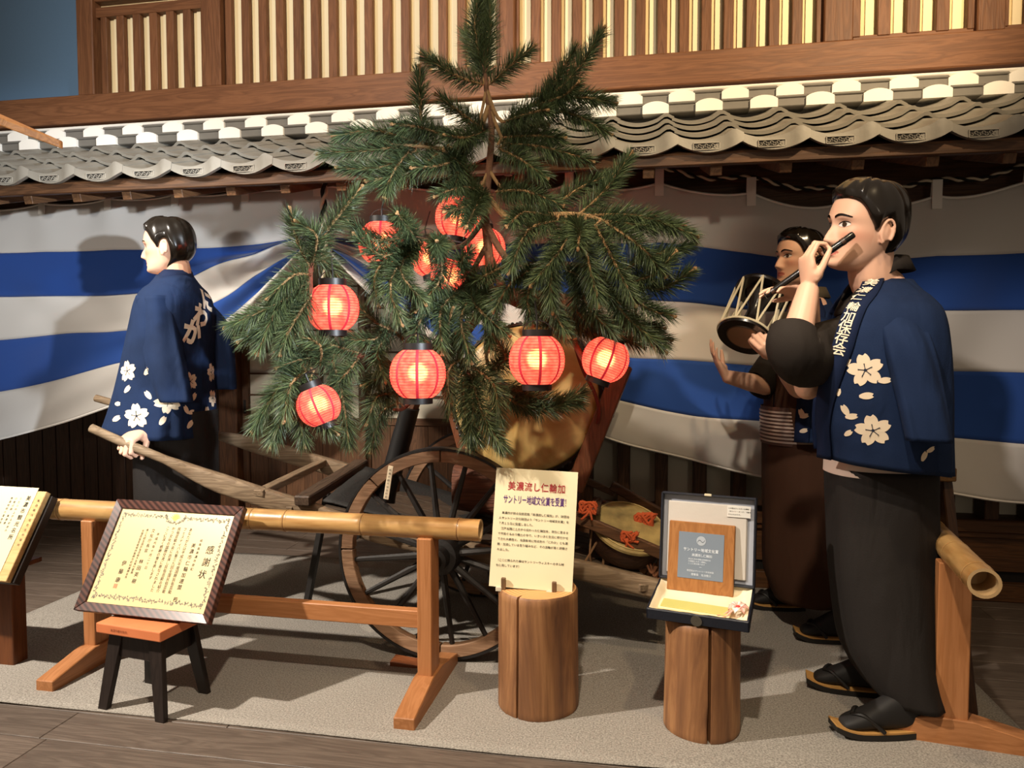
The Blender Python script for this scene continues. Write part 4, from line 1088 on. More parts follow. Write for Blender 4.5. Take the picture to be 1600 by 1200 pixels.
def certificate():
    alpha = R(31); rz = R(-4); M = Matrix.Rotation(rz, 3, 'Z')
    ux = M @ V((1, 0, 0)); uy = M @ V((0, math.sin(alpha), math.cos(alpha))); n = ux.cross(uy)   # n faces the viewer
    W, H = .568, .425
    O = V((-1.757, 2.262, .323))
    def T(x, y, d=0): return O + ux*x + uy*y + n*d
    root = thing('framed_certificate', 'framed letter of appreciation leaning on the stool and bamboo rail', 'certificate', O)
    mf, nt, b = base('frame_brown'); N = nt.nodes.new; L = nt.links.new
    tc = N('ShaderNodeTexCoord'); wv = N('ShaderNodeTexWave'); wv.bands_direction = 'DIAGONAL'; wv.inputs['Scale'].default_value = 22; wv.inputs['Distortion'].default_value = .6
    L(tc.outputs['Object'], wv.inputs['Vector']); r = N('ShaderNodeValToRGB'); e = r.color_ramp.elements; e[0].color, e[1].color = S('#2a1713'), S('#5d3a30')
    L(wv.outputs['Fac'], r.inputs[0]); L(r.outputs[0], b.inputs['Base Color']); b.inputs['Roughness'].default_value = .3
    bw = .034
    def bar(poly):
        q = MB(); vs = []
        for k, (x, y) in enumerate(poly): vs.append(T(x, y, .016 if k < 2 else .010))
        for x, y in poly: vs.append(T(x, y, -.012))
        q.add(vs, [(0,1,2,3), (7,6,5,4), (0,4,5,1), (1,5,6,2), (2,6,7,3), (3,7,4,0)]); q.build('frame_bar', mf, root, bevel=.002)
    w2 = W/2
    bar([(-w2, 0), (w2, 0), (w2-bw, bw), (-w2+bw, bw)]); bar([(w2, 0), (w2, H), (w2-bw, H-bw), (w2-bw, bw)])
    bar([(w2, H), (-w2, H), (-w2+bw, H-bw), (w2-bw, H-bw)]); bar([(-w2, H), (-w2, 0), (-w2+bw, bw), (-w2+bw, H-bw)])
    q = MB(); vs = [T(x, y, d) for d in (.004, -.010) for x, y in ((-w2+bw-.004, bw-.004), (w2-bw+.004, bw-.004), (w2-bw+.004, H-bw+.004), (-w2+bw-.004, H-bw+.004))]
    q.add(vs, [(0,1,2,3), (7,6,5,4), (0,4,5,1), (1,5,6,2), (2,6,7,3), (3,7,4,0)]); q.build('paper', plain('cert_paper', '#dcc490', .35, spec=.5, var=.03, vscale=6), root)
    iw, ih = W/2-bw, H-2*bw; cy = H/2
    t = Txt(); y0 = cy
    # title, addressee, body, date, signatures in vertical columns from the right
    t.colm('感謝状', .172, y0+.060, .030, .040, bold=.004)
    t.colm('岐阜県美濃市泉町', .128, y0+.075, .0105, .0135); t.colm('美濃市仁輪加連盟　殿', .105, y0+.060, .0165, .0195, bold=.004)
    body = ['あなたがたは平成元年度国際民俗芸能', 'フェスティバル第三九回全国民俗芸能', '民俗芸能大会に出演し民俗芸能の紹介', 'かつ文化の国際交流に寄与されました', 'ここに深く感謝の意を表します']
    for i, s in enumerate(body): t.colm(s, .075-.0225*i, y0+.108, .0128, .0128, bold=.002)
    t.colm('平成元年十月二十日', -.045, y0+.085, .0115, .0140)
    t.colm('文化庁長官', -.068, y0+.098, .0140, .0170, bold=.002); t.colm('林田英樹', -.072, y0-.005, .0165, .0215, bold=.004)
    t.colm('第三九回全国民俗芸能大会実行委員', -.092, y0+.095, .0092, .0096); t.colm('全国民俗芸能保存振興市町村連盟会長', -.108, y0+.092, .0092, .0098)
    t.colm('伊藤康', -.135, y0-.012, .0180, .0275, bold=.004)
    t.put('lettering', INK, root, T(0, -.12*H/2, .004), ux*1.12, uy*1.12, .0006)
    bd = Txt(); random.seed(3)
    def leafy(x, y, s):
        for k in range(3):
            a = random.random()*6.28; l = s*random.uniform(.5, 1); wv_ = l*.28
            bd.poly([(x, y), (x+l*.5*math.cos(a)-wv_*math.sin(a), y+l*.5*math.sin(a)+wv_*math.cos(a)), (x+l*math.cos(a), y+l*math.sin(a)), (x+l*.5*math.cos(a)+wv_*math.sin(a), y+l*.5*math.sin(a)-wv_*math.cos(a))])
    bx, by = .206, .142
    for i in range(64):
        f = -1 + 2*i/63
        if abs(f) > .16: leafy(bx*f + rnd(.002), y0+by-.002 + rnd(.003), .010)
        leafy(bx*f + rnd(.002), y0-by+.006 + rnd(.003), .010)
    for i in range(42):
        f = -1 + 2*i/41; leafy(-bx + rnd(.003), y0+by*f, .010); leafy(bx + rnd(.003), y0+by*f, .010)
    for i in range(26):
        a = math.pi*(1.0 + i/25) ; leafy(.038*math.cos(a), y0+by+.004 + .026*math.sin(a), .009)
    bd.put('vine_border', plain('border_grey', '#8d8672', .8), root, T(0, -.12*H/2, .004), ux*1.12, uy*1.12, .0005)
    em = Txt()
    for k in range(8):
        a = R(20+20*k); em.poly([(0, y0+by-.010), (.016*math.cos(a-.12), y0+by-.008+.016*math.sin(a-.12)), (.022*math.cos(a), y0+by-.008+.022*math.sin(a)), (.016*math.cos(a+.12), y0+by-.008+.016*math.sin(a+.12))])
    em.poly([(.010*math.cos(R(30*k)), y0+by-.004+.010*math.sin(R(30*k))) for k in range(12)])
    em.put('gold_emblem', plain('emblem_gold', '#b39a48', .4, metal=.3), root, T(0, -.12*H/2, .004), ux*1.12, uy*1.12, .0008)
    sl = Txt(); sl.rect(-.143, y0-.108, -.129, y0-.094); sl.put('seal', plain('seal_red', '#c98a62', .8), root, T(0, -.12*H/2, .004), ux*1.12, uy*1.12, .0007)
certificate()

# partial sign at the left edge
def left_sign():
    alpha = R(32); M = Matrix.Rotation(R(-3), 3, 'Z'); ux = M @ V((1, 0, 0)); uy = M @ V((0, math.sin(alpha), math.cos(alpha))); n = ux.cross(uy)
    A = G(13, 910, .40)      # lower right corner of the board
    W, H = .42, .36
    O = A - ux*W/2
    def T(x, y, d=0): return O + ux*x + uy*y + n*d
    root = thing('wooden_notice_board', 'wooden notice board with white paper cut off by the left edge', 'notice board', O)
    def slab(name, x0, y0, x1, y1, d0, d1, m, bev=.002):
        q = MB(); vs = [T(x, y, d) for d in (d1, d0) for x, y in ((x0, y0), (x1, y0), (x1, y1), (x0, y1))]
        q.add(vs, [(0,1,2,3), (7,6,5,4), (0,4,5,1), (1,5,6,2), (2,6,7,3), (3,7,4,0)]); return q.build(name, m, root, bevel=bev)
    slab('board', -W/2, 0, W/2, H, -.012, .012, wood('#d3b27c', '#b8935c', 'x', 1, .5))
    slab('backing', -W/2+.01, .0, W/2+.012, H-.01, -.045, -.012, plain('board_dark', '#1d1512', .6))
    slab('paper', -W/2+.01, .02, W/2-.042, H+.012, .0125, .0140, plain('notice_paper', '#ddcfa8', .7), 0)
    t = Txt(); t.colm('美濃市観光名所', W/2-.068, H-.02, .022, .0265, bold=.006)
    for i, s in enumerate(('うだつの上がる町並み', '小倉公園　美濃橋', '美濃和紙の里会館')): t.colm(s, W/2-.105-.022*i, H-.03, .0110, .0145)
    t.colm('美濃観光協会名所案内', W/2-.017, H-.03, .011, .020)
    t.put('lettering', INK, root, T(0, 0, .0143), ux, uy, .0006)
    st = thing('notice_stand', 'dark wooden stand post carrying the notice board at the left edge', 'stand', G(18, 1036))
    b = G(20, 1036); dk = wood('#7a4725', '#5a3117', 'z', .9, .45, .1)
    MB().bb(b + V((-.035, -.03, 0)), b + V((.035, .04, .40))).build('post', dk, st, bevel=.003)
    MB().bb(b + V((-.33, -.02, .07)), b + V((-.035, .03, .15))).build('rail', dk, st, bevel=.003)
    MB().bb(b + V((-.35, -.08, .395)), b + V((.06, .10, .415))).build('ledge', dk, st, bevel=.003)
    MB().bb(b + V((-.40, -.03, 0)), b + V((-.33, .04, .40))).build('post', dk, st, bevel=.003)
left_sign()

# ================================================================== STUMPS
def stump_mat(seed):
    m, nt, b = base('stump_%d' % seed); N = nt.nodes.new; L = nt.links.new
    tc = N('ShaderNodeTexCoord'); mp = N('ShaderNodeMapping'); mp.inputs['Scale'].default_value = (9, 9, .9); mp.inputs['Location'].default_value = (seed, seed*2, 0)
    L(tc.outputs['Object'], mp.inputs[0]); n = N('ShaderNodeTexNoise'); n.inputs['Scale'].default_value = 1.6; n.inputs['Detail'].default_value = 8; n.inputs['Roughness'].default_value = .65; n.inputs['Distortion'].default_value = .5; L(mp.outputs[0], n.inputs['Vector'])
    r = N('ShaderNodeValToRGB'); e = r.color_ramp.elements
    e[0].position, e[0].color = .30, S('#523320'); e[1].position, e[1].color = .72, S('#bd8a5a')
    k = r.color_ramp.elements.new(.5); k.color = S('#885d3a'); k = r.color_ramp.elements.new(.60); k.color = S('#a0734a')
    L(n.outputs['Fac'], r.inputs[0]); L(r.outputs[0], b.inputs['Base Color']); b.inputs['Roughness'].default_value = .55
    bp = N('ShaderNodeBump'); bp.inputs['Strength'].default_value = .5; bp.inputs['Distance'].default_value = .006; L(n.outputs['Fac'], bp.inputs['Height']); L(bp.outputs[0], b.inputs['Normal'])
    return m
def stump(c, r, h, label, seed, crack_t, crack_w, taper):
    root = thing('log_stump', label, 'stump', c); n = 200; crack_t %= 2*math.pi; rings = []
    zs = [0, .012] + [h*i/14 for i in range(1, 14)] + [h-.008, h]
    for i, z in enumerate(zs):
        ring = []
        for j in range(n):
            t = 2*math.pi*j/n; dd = min(abs(t-crack_t), 2*math.pi-abs(t-crack_t))
            rr = r*(1 + .022*noise.noise(V((math.cos(t)*1.5+seed, math.sin(t)*1.5, z*2))) + .006*noise.noise(V((math.cos(t)*9+seed, math.sin(t)*9, z*1.5)))) * (1 + taper*(1 - z/h))
            cw = crack_w*(1 + .5*noise.noise(V((z*9, seed, 0))))
            if dd < cw: rr *= 1 - .30*(1 - dd/cw)
            if i in (0, len(zs)-1): rr -= .006
            ring.append(c + V((rr*math.cos(t), rr*math.sin(t), z)))
        rings.append(ring)
    q = MB().loft(rings, True, False); q.add(rings[0], [tuple(range(n-1, -1, -1))]); q.build('bark', stump_mat(seed), root, smooth=True, ang=50)
    # sawn top with rings
    m, nt, b = base('sawn_top'); N = nt.nodes.new; L = nt.links.new
    tc = N('ShaderNodeTexCoord'); wv = N('ShaderNodeTexWave'); wv.wave_type = 'RINGS'; wv.rings_direction = 'Z'; wv.inputs['Scale'].default_value = 22; wv.inputs['Distortion'].default_value = 1.5
    L(tc.outputs['Object'], wv.inputs['Vector']); rr = N('ShaderNodeValToRGB'); e = rr.color_ramp.elements; e[0].color, e[1].color = S('#b98450'), S('#d9a86c'); L(wv.outputs['Fac'], rr.inputs[0]); L(rr.outputs[0], b.inputs['Base Color']); b.inputs['Roughness'].default_value = .7
    cc = c + V((0, 0, h+.001)); vs = [cc] + [p + V((0, 0, .0)) for p in rings[-1]]
    MB().add(vs, [(0, 1+j, 1+(j+1) % n) for j in range(n)]).build('sawn_top', m, root, fix=False)
    return root
S1 = V((-.365, 2.535, 0)); S2 = V((.205, 2.475, 0))
stump(S1, .142, .43, 'thick peeled log stump holding the red titled paper sign', 1, R(-112), .018, .03)
stump(S2, .123, .385, 'slimmer split log stump under the open black box', 5, R(-84), .042, .03)
# ---- sign on the stump
def sign():
    alpha = R(11); M = Matrix.Rotation(R(3), 3, 'Z') ; roll = R(-2.2)
    ux = M @ V((1, 0, 0)); uy = M @ V((0, math.sin(alpha), math.cos(alpha))); n = ux.cross(uy)
    ux, uy = ux*math.cos(roll) + uy*math.sin(roll), uy*math.cos(roll) - ux*math.sin(roll)
    W, H = .296, .42; O = S1 + V((-.022, -.045, .433))
    def T(x, y, d=0): return O + ux*x + uy*y + n*d
    root = thing('paper_sign', 'cream paper sign with red and purple Japanese title on the thick stump', 'sign', O)
    def fn(u, v): return T(-W/2 + W*u, H*v, .0018 + .0012*noise.noise(V((u*3, v*3, 2))) )
    MB().grid(fn, 16, 20).build('paper', plain('sign_paper', '#e6d9b4', .6, var=.05, vscale=5), root, smooth=True, ang=0)
    q = MB(); vs = [T(x, y, d) for d in (-.001, -.006) for x, y in ((-W/2, 0), (W/2, 0), (W/2, H), (-W/2, H))]
    q.add(vs, [(0,1,2,3), (7,6,5,4), (0,4,5,1), (1,5,6,2), (2,6,7,3), (3,7,4,0)]).build('board', plain('sign_board', '#cdbb92', .7), root)
    mr, mp_ = plain('print_red', '#a3272f', .7), plain('print_purple', '#4f2370', .7)
    t = Txt(); t.row('美濃流し仁輪加', -.103, .357, .034, .0300, cond=.84, bold=.012); t.put('title_red', mr, root, T(0, 0, .0022), ux, uy, .0011)
    t = Txt(); t.row('サントリー地域文化賞を受賞！', -.116, .309, .033, .0170, cond=.52, bold=.012); t.put('title_purple', mp_, root, T(0, 0, .0022), ux, uy, .0011)
    lines = ['　美濃市が誇る伝統芸能「美濃流し仁輪加」が、財団法', '人サントリー文化財団より「サントリー地域文化賞」を', '７月１５日に受賞しました。', '　江戸末期に上方から伝わった仁輪加を、現在に至るま', 'で市民ぐるみで郷土の中で、いきいきと生活に根付かせ', 'てきた大衆性と、全国各地に残る別の「にわか」とも連', '携・交流している取り組みなど、その活動が高く評価さ', 'れました。', None, '（ここに飾られた樽はサントリーウィスキーのタル材', 'を使用しています）']
    t = Txt(); y = .260
    for s in lines:
        if s: t.row(s, -.128, y, .0100, .0101, bold=.008)
        y -= .0185
    t.put('print_body', INK, root, T(0, 0, .0022), ux, uy, .0011)
    # little wooden easel clips
    st = thing('sign_easel', 'pair of small wooden clips holding up the paper sign', 'easel', O)
    wd = wood('#8a6a48', '#5e4630', 'z'); wq = plain('clip_white', '#c9bea6', .7)
    for x in (-.095, .085):
        MB().box(T(x, .012, .010), (.016, .012, .045)).build('clip', wd, st, bevel=.002)
        MB().box(T(x-.016, .0, .004) + V((0, 0, -.006)), (.022, .02, .016)).build('clip_base', wq, st, bevel=.002)
    MB().beam(T(-.10, -.002, -.008), T(.09, -.002, -.008), .010, .008).build('clip_bar', BLKW, st)
sign()
# ---- presentation box on the slim stump
def giftbox():
    a = R(-12.5); M = Matrix.Rotation(a, 3, 'Z'); O = S2 + V((-.005, -.005, .388))
    def T(x, y, z): return O + M @ V((x, y, z))
    W, D, Hb = .325, .235, .038
    root = thing('presentation_box', 'open black presentation box lined with cream cloth on the slim stump', 'box', O)
    navy = plain('box_navy', '#151a26', .5, bump=.15, bscale=120); crm = plain('box_lining', '#efe2c0', .75)
    tilt = R(9)   # box tipped toward the viewer
    Mt = M @ Matrix.Rotation(tilt, 3, 'X'); hin = V((0, D*.45, .03))
    def B(x, y, z): return O + Mt @ V((x, y, z)) + V((0, 0, .022))
    def slab(name, x0, y0, z0, x1, y1, z1, m, f=B, bev=.003, par=root):
        q = MB(); vs = [f(x, y, z) for z in (z1, z0) for x, y in ((x0, y0), (x1, y0), (x1, y1), (x0, y1))]
        q.add(vs, [(0,1,2,3), (7,6,5,4), (0,4,5,1), (1,5,6,2), (2,6,7,3), (3,7,4,0)]); return q.build(name, m, par, bevel=bev)
    y0, y1 = -D/2, D/2; t = .008
    slab('box_bottom', -W/2, y0, 0, W/2, y1, .006, navy)
    slab('box_side', -W/2, y0, 0, W/2, y0+t, Hb, navy); slab('box_side', -W/2, y1-t, 0, W/2, y1, Hb, navy); slab('box_side', -W/2, y0, 0, -W/2+t, y1, Hb, navy); slab('box_side', W/2-t, y0, 0, W/2, y1, Hb, navy)
    def fn(u, v):
        x, y = -W/2+t+(W-2*t)*u, y0+t+(D-2*t)*v; e = min(u, 1-u, v*.8, (1-v))
        z = .016 + .022*math.exp(-(e/.05)**2) + .006*noise.noise(V((u*5, v*4, 1))) + .010*max(0, v-.8)*5*(1+.4*math.sin(u*22))*.5
        return B(x, y, z)
    MB().grid(fn, 40, 30).build('lining_cloth', crm, root, smooth=True, ang=0)
    MB().lathe([(.001, .002), (.018, .002), (.018, -.001)], 16, B(0, y0-.001, Hb*.45), (Mt @ Matrix.Rotation(R(90), 3, 'X')).to_4x4(), cap=False).build('clasp', plain('clasp_metal', '#7d7a70', .35, metal=.8), root, smooth=True)
    # lid standing open
    Ml = M @ Matrix.Rotation(R(-7), 3, 'X'); lo = B(0, y1, Hb)
    def Lp(x, y, z): return lo + Ml @ V((x, y, z))
    Hl = .305
    lid = slab('lid', -W/2, 0, 0, W/2, .008, Hl, navy, Lp)
    for x0, x1, z0, z1 in ((-W/2, -W/2+t, 0, Hl), (W/2-t, W/2, 0, Hl), (-W/2, W/2, Hl-t, Hl), (-W/2, W/2, 0, t)): slab('lid_rim', x0, -.028, z0, x1, .002, z1, navy, Lp)
    slab('lid_lining', -W/2+t, -.004, t, W/2-t, 0.0, Hl-t, plain('satin_silver', '#a9adb8', .35, bump=.3, bscale=14), Lp, .0)
    slab('lid_pad', -W/2+.022, -.012, .02, W/2-.03, -.003, Hl-.03, plain('satin_pale', '#c9c3bb', .3, bump=.4, bscale=10), Lp, .004)
    slab('latch_tab', -.012, -.032, Hl-.004, .012, -.02, Hl+.004, plain('tab_cream', '#cfc6a8', .6), Lp, .001)
    cd = slab('notice_card', W/2-.098, -.016, Hl-.070, W/2-.02, -.0145, Hl-.030, plain('card_white', '#dcdad4', .7), Lp, 0)
    tx = Txt()
    for i, s in enumerate(('この盾はウィスキーの樽材', '（ホワイト・オーク）で製作', 'されたものです。')): tx.row(s, -.036, .010-.0105*i, .0056, .0058, bold=.01)
    tx.put('card_print', INK, cd, Lp(W/2-.059, -.0165, Hl-.050), Ml @ V((1, 0, 0)), Ml @ V((0, 0, 1)), .0006)
    # plaque of oak with steel plate
    Mp = M @ Matrix.Rotation(R(-11), 3, 'X'); po = B(-.018, y1-.050, .018)
    def Q(x, y, z): return po + Mp @ V((x, y, z))
    pl = thing('award_plaque', 'oak award plaque with mirror steel plate propped in the open box lid', 'plaque', po)
    PW, PH = .225, .240
    slab('oak_board', -PW/2, 0, 0, PW/2, .016, PH, wood('#b07a48', '#8d5c32', 'z', 1, .4, .1), Q, .003, pl)
    q = MB(); vs = [Q(x, -.0015, z) for x, z in ((-.077, .047), (.077, .047), (.077, .205), (-.077, .205))]; vs += [v_ + Mp @ V((0, .003, 0)) for v_ in vs]
    q.add(vs, [(0,1,2,3), (7,6,5,4), (0,4,5,1), (1,5,6,2), (2,6,7,3), (3,7,4,0)]); q.build('steel_plate', plain('steel_plate', '#a9bace', .2, metal=.6), pl)
    tx = Txt(); cy = .126
    for k in range(2): pass
    tx.row('サントリー地域文化賞', -.060, cy+.020, .0125, .0120, cond=.9, bold=.01); tx.row('美濃流し仁輪加', -.030, cy+.002, .0105, .0098)
    for i, s in enumerate(('あなた方の活動は地域文化', 'の発展に大きく貢献し', 'ここに賞を贈ります')): tx.row(s, -.042, cy-.012-.008*i, .0062, .0064)
    tx.row('ー', -.004, cy-.038, .010); tx.row('財団法人サントリー文化財団', -.045, cy-.052, .0068, .0070); tx.row('理事長　佐治敬三', -.030, cy-.064, .0085, .0085)
    o_ = Q(0, -.0018, 0); tx.put('engraving', plain('engrave_pale', '#dfe6ee', .5), pl, o_, Mp @ V((1, 0, 0)), Mp @ V((0, 0, 1)), .0006)
    mk = Txt(); mk.poly([(.016*math.cos(R(15*k)), cy+.052+.016*math.sin(R(15*k))) for k in range(24)]); mk.put('emblem', plain('emblem_grey', '#b9c3cf', .4, metal=.3), pl, o_, Mp @ V((1, 0, 0)), Mp @ V((0, 0, 1)), .0006)
    mk = Txt(); mk.poly([(-.013 + .026*i/8, cy+.047 + .006*math.sin(i/8*6.28) + .010*i/8) for i in range(9)] + [(-.013 + .026*i/8, cy+.0440 + .006*math.sin(i/8*6.28) + .010*i/8) for i in range(8, -1, -1)]); mk.put('emblem_wave', plain('emblem_dark', '#5b6674', .4), pl, o_, Mp @ V((1, 0, 0)), Mp @ V((0, 0, 1)), .0009)
    # green envelope and ribbon rosette
    ev = thing('gift_envelope', 'flat pale green gift envelope lying in the black box', 'envelope', B(0, 0, .02)); ra = R(-2)
    Me = Mt @ Matrix.Rotation(ra, 3, 'Z')
    def E(x, y, z): return B(-.015, -.055, .030) + Me @ V((x, y, z))
    slab('envelope_body', -.115, -.033, -.008, .115, .033, .0, plain('env_cream', '#e9dcb0', .7), E, .001, ev)
    slab('envelope_panel', -.108, -.027, .0, .108, .027, .003, plain('env_green', '#c3bd6c', .7, var=.05), E, .001, ev)
    rb = thing('ribbon_rosette', 'small pink and red ribbon rosette in the corner of the box', 'rosette', B(.11, -.06, .03))
    pk = plain('ribbon_pink', '#f0b7a8', .6); wh = plain('ribbon_white', '#f4e9e0', .6); rd = plain('ribbon_red', '#cc2f2a', .6)
    for k in range(7):
        an = 2*math.pi*k/7; q = MB()
        def pf(u, v, an=an): 
            l = .034*u; ww = .013*math.sin(math.pi*u)*(2*v-1); return B(.122 + l*math.cos(an) - ww*math.sin(an), -.045 + l*math.sin(an) + ww*math.cos(an), .038 + .014*math.sin(math.pi*u) + .004*(2*v-1)**2)
        q.grid(pf, 6, 4).build('petal', wh if k % 2 else pk, rb, smooth=True, ang=0, solid=.0008)
    MB().ball(B(.122, -.045, .046), (.008, .008, .006), 10, 6).build('center', rd, rb, smooth=True)
    for k, (dx, dy) in enumerate(((-.055, -.042), (-.04, -.05))):
        def tf(u, v, dx=dx, dy=dy): return B(.118 + dx*u + .010*(v-.5), -.05 + dy*u + .006*(v-.5), .036 + .006*math.sin(u*6))
        MB().grid(tf, 8, 2).build('tail', pk, rb, smooth=True, ang=0, solid=.0008)
giftbox()

# ================================================================== DARK TRESTLE behind the flute player
def trestle():
    a = PY(1476, 742, 2.83)
    root = thing('wooden_trestle', 'dark brown wooden trestle standing behind the flute player', 'trestle', V((a.x, a.y+.2, 0)))
    dk = wood('#4a2f1c', '#2a1a10', 'z', 1, .5); tp = wood('#7b5a32', '#5a3e20', 'y', 1, .5)
    b = a + V((-.02, .38, 0))
    MB().beam(a, b, .085, .05).build('top_beam', tp, root, bevel=.004)
    f = G(1518, 1118)
    MB().beam(a + V((.02, .06, -.03)), f + V((0, .02, 0)), .07, .035, (1, 0, 0)).build('leg', dk, root, bevel=.004)
    MB().beam(b + V((.02, -.06, -.03)), f + V((-.02, .36, 0)), .07, .035, (1, 0, 0)).build('leg', dk, root, bevel=.004)
    MB().beam(b + V((-.03, -.06, -.03)), V((b.x-.17, b.y-.04, 0)), .07, .035, (1, 0, 0)).build('leg', dk, root, bevel=.004)
    MB().beam(a + V((.03, .12, -.28)), b + V((.03, -.1, -.28)), .03, .06).build('rail', dk, root, bevel=.004)
trestle()
# ================================================================== FIGURES
def skin_mat():
    m, nt, b = base('mannequin_skin'); N = nt.nodes.new; L = nt.links.new
    a = N('ShaderNodeAttribute'); a.attribute_name = 'blush'; l = N('ShaderNodeAttribute'); l.attribute_name = 'lip'
    m1 = N('ShaderNodeMix'); m1.data_type = 'RGBA'; m1.inputs['A'].default_value = S('#dcae92'); m1.inputs['B'].default_value = S('#c97f66'); L(a.outputs['Fac'], m1.inputs['Factor'])
    m2 = N('ShaderNodeMix'); m2.data_type = 'RGBA'; m2.inputs['B'].default_value = S('#b5685a'); L(m1.outputs['Result'], m2.inputs['A']); L(l.outputs['Fac'], m2.inputs['Factor'])
    L(m2.outputs['Result'], b.inputs['Base Color']); b.inputs['Roughness'].default_value = .5; b.inputs['Specular IOR Level'].default_value = .35
    return m
SKIN = skin_mat()
HAIR = plain('hair_black', '#17120d', .22, spec=.6, coat=.3)
COAT = plain('happi_indigo', '#1a2946', .85, spec=.15, var=.12, vscale=9, bump=.15, bscale=300)
COATD = plain('happi_band', '#18233e', .85, spec=.15)
CHAR = plain('kimono_charcoal', '#2b2622', .85, spec=.15, bump=.1, bscale=250)
BLKC = plain('hakama_black', '#211d1b', .75, spec=.25, bump=.1, bscale=200)
BRNC = plain('kimono_brown', '#3f291d', .85, spec=.15, bump=.1, bscale=200)
def wrinkle(m, sc=(9, 9, 2.2), st=.55, dist=.03):
    nt = m.node_tree; b = nt.nodes['Principled BSDF']; N = nt.nodes.new; L = nt.links.new
    tc = N('ShaderNodeTexCoord'); mp = N('ShaderNodeMapping'); mp.inputs['Scale'].default_value = sc; L(tc.outputs['Object'], mp.inputs[0])
    n = N('ShaderNodeTexNoise'); n.inputs['Scale'].default_value = 1.0; n.inputs['Detail'].default_value = 2.5; n.inputs['Distortion'].default_value = .6; L(mp.outputs[0], n.inputs['Vector'])
    bp = N('ShaderNodeBump'); bp.inputs['Strength'].default_value = st; bp.inputs['Distance'].default_value = dist; L(n.outputs['Fac'], bp.inputs['Height'])
    if b.inputs['Normal'].links: L(b.inputs['Normal'].links[0].from_socket, bp.inputs['Normal'])
    L(bp.outputs[0], b.inputs['Normal'])
for m_ in (COAT, BLKC, BRNC, CHAR): wrinkle(m_)
PETAL = plain('petal_print', '#e6d3b6', .85); PEYE = plain('petal_core', '#1a2438', .85)
TABI = plain('tabi_black', '#161414', .7); SOLE = plain('zori_tan', '#b98a4c', .6); SOLB = plain('zori_black', '#151210', .5)
EYEW = plain('eye_white', '#e4dad0', .3); EYEB = plain('eye_black', '#120d0b', .2); EYEI = plain('eye_iris', '#3a2a1e', .2)
HZ = [-.118, -.112, -.10, -.08, -.06, -.04, -.02, 0, .02, .04, .07, .095, .110, .1155]
HF = [.055, .078, .089, .089, .088, .089, .090, .089, .096, .095, .085, .064, .037, .002]
HB = [.01, -.005, -.022, -.05, -.074, -.088, -.097, -.102, -.104, -.104, -.098, -.082, -.055, -.016]
HW = [.012, .030, .045, .056, .063, .069, .073, .075, .076, .0755, .070, .057, .038, .006]
def head_pt(z, t, off=0.0):
    """surface point of the head in head coordinates; t = angle from the nose, + toward the left ear"""
    f, b, w_ = lerpl(HZ, HF, z), lerpl(HZ, HB, z), lerpl(HZ, HW, z)
    c0 = (f+b)/2; a = (f-b)/2; ct, st = math.cos(t), math.sin(t); e = .86 if ct > 0 else .95
    x = c0 + a*math.copysign(abs(ct)**e, ct); y = w_*math.copysign(abs(st)**.92, st)
    if ct > 0:
        g = lambda y0, z0, sy, sz: math.exp(-((y-y0)/sy)**2 - ((z-z0)/sz)**2)
        # nose: bridge widening to the tip
        if -.060 < z < .03:
            k = linp([-.060, -.050, -.042, -.030, 0.0, .03], [0, .014, .0300, .026, .010, 0], z); wn = linp([-.055, -.04, 0, .03], [.016, .0145, .009, .009], z)
            x += k*math.exp(-(y/wn)**2)
            x += .006*(g(.013, -.046, .007, .008) + g(-.013, -.046, .007, .008))
        x -= .0095*(g(.031, .004, .017, .011) + g(-.031, .004, .017, .011))
        x += .0045*(g(.031, .001, .013, .0065) + g(-.031, .001, .013, .0065))     # eyelids
        x += .004*(g(.03, .022, .02, .007) + g(-.03, .022, .02, .007))            # brow ridge
        x += .0065*g(0, -.065, .019, .0052) + .0065*g(0, -.078, .016, .0055) - .004*g(0, -.0715, .022, .0025) - .003*g(0, -.087, .02, .006)
        x += .006*g(0, -.104, .02, .012) + .004*(g(.048, -.022, .018, .018) + g(-.048, -.022, .018, .018))
    p = V((x, y, z))
    if off:
        k = math.sqrt(max(0, 1-(max(0, z)/.118)**2)); p += V((math.cos(t)*off*k, math.sin(t)*off*k, off*math.sqrt(1-k*k)))
    return p
def head_prims(mb, M, n=88, k=78):
    rings = []
    for i in range(k+1):
        z = -.118 + (.1155+.118)*i/k; rings.append([M @ head_pt(z, 2*math.pi*j/n) for j in range(n)])
    mb.loft(rings, True, True)
    for s in (1, -1):      # ears: a tilted shell with rolled rim
        pts = []
        for i in range(21):
            a = R(-70 + 300*i/20); pts.append(M @ V((-.012 + .015*math.cos(a) - .010*math.sin(a)*.3, s*(.080 + .008*(1-math.cos(a))*.5), -.012 + .031*math.sin(a))))
        mb.tube(pts, .0048, 8); mb.ball(M @ V((-.012, s*.079, -.014)), (.012, .007, .024), 10, 8, M); mb.ball(M @ V((-.003, s*.079, -.040)), .0075, 10, 8)
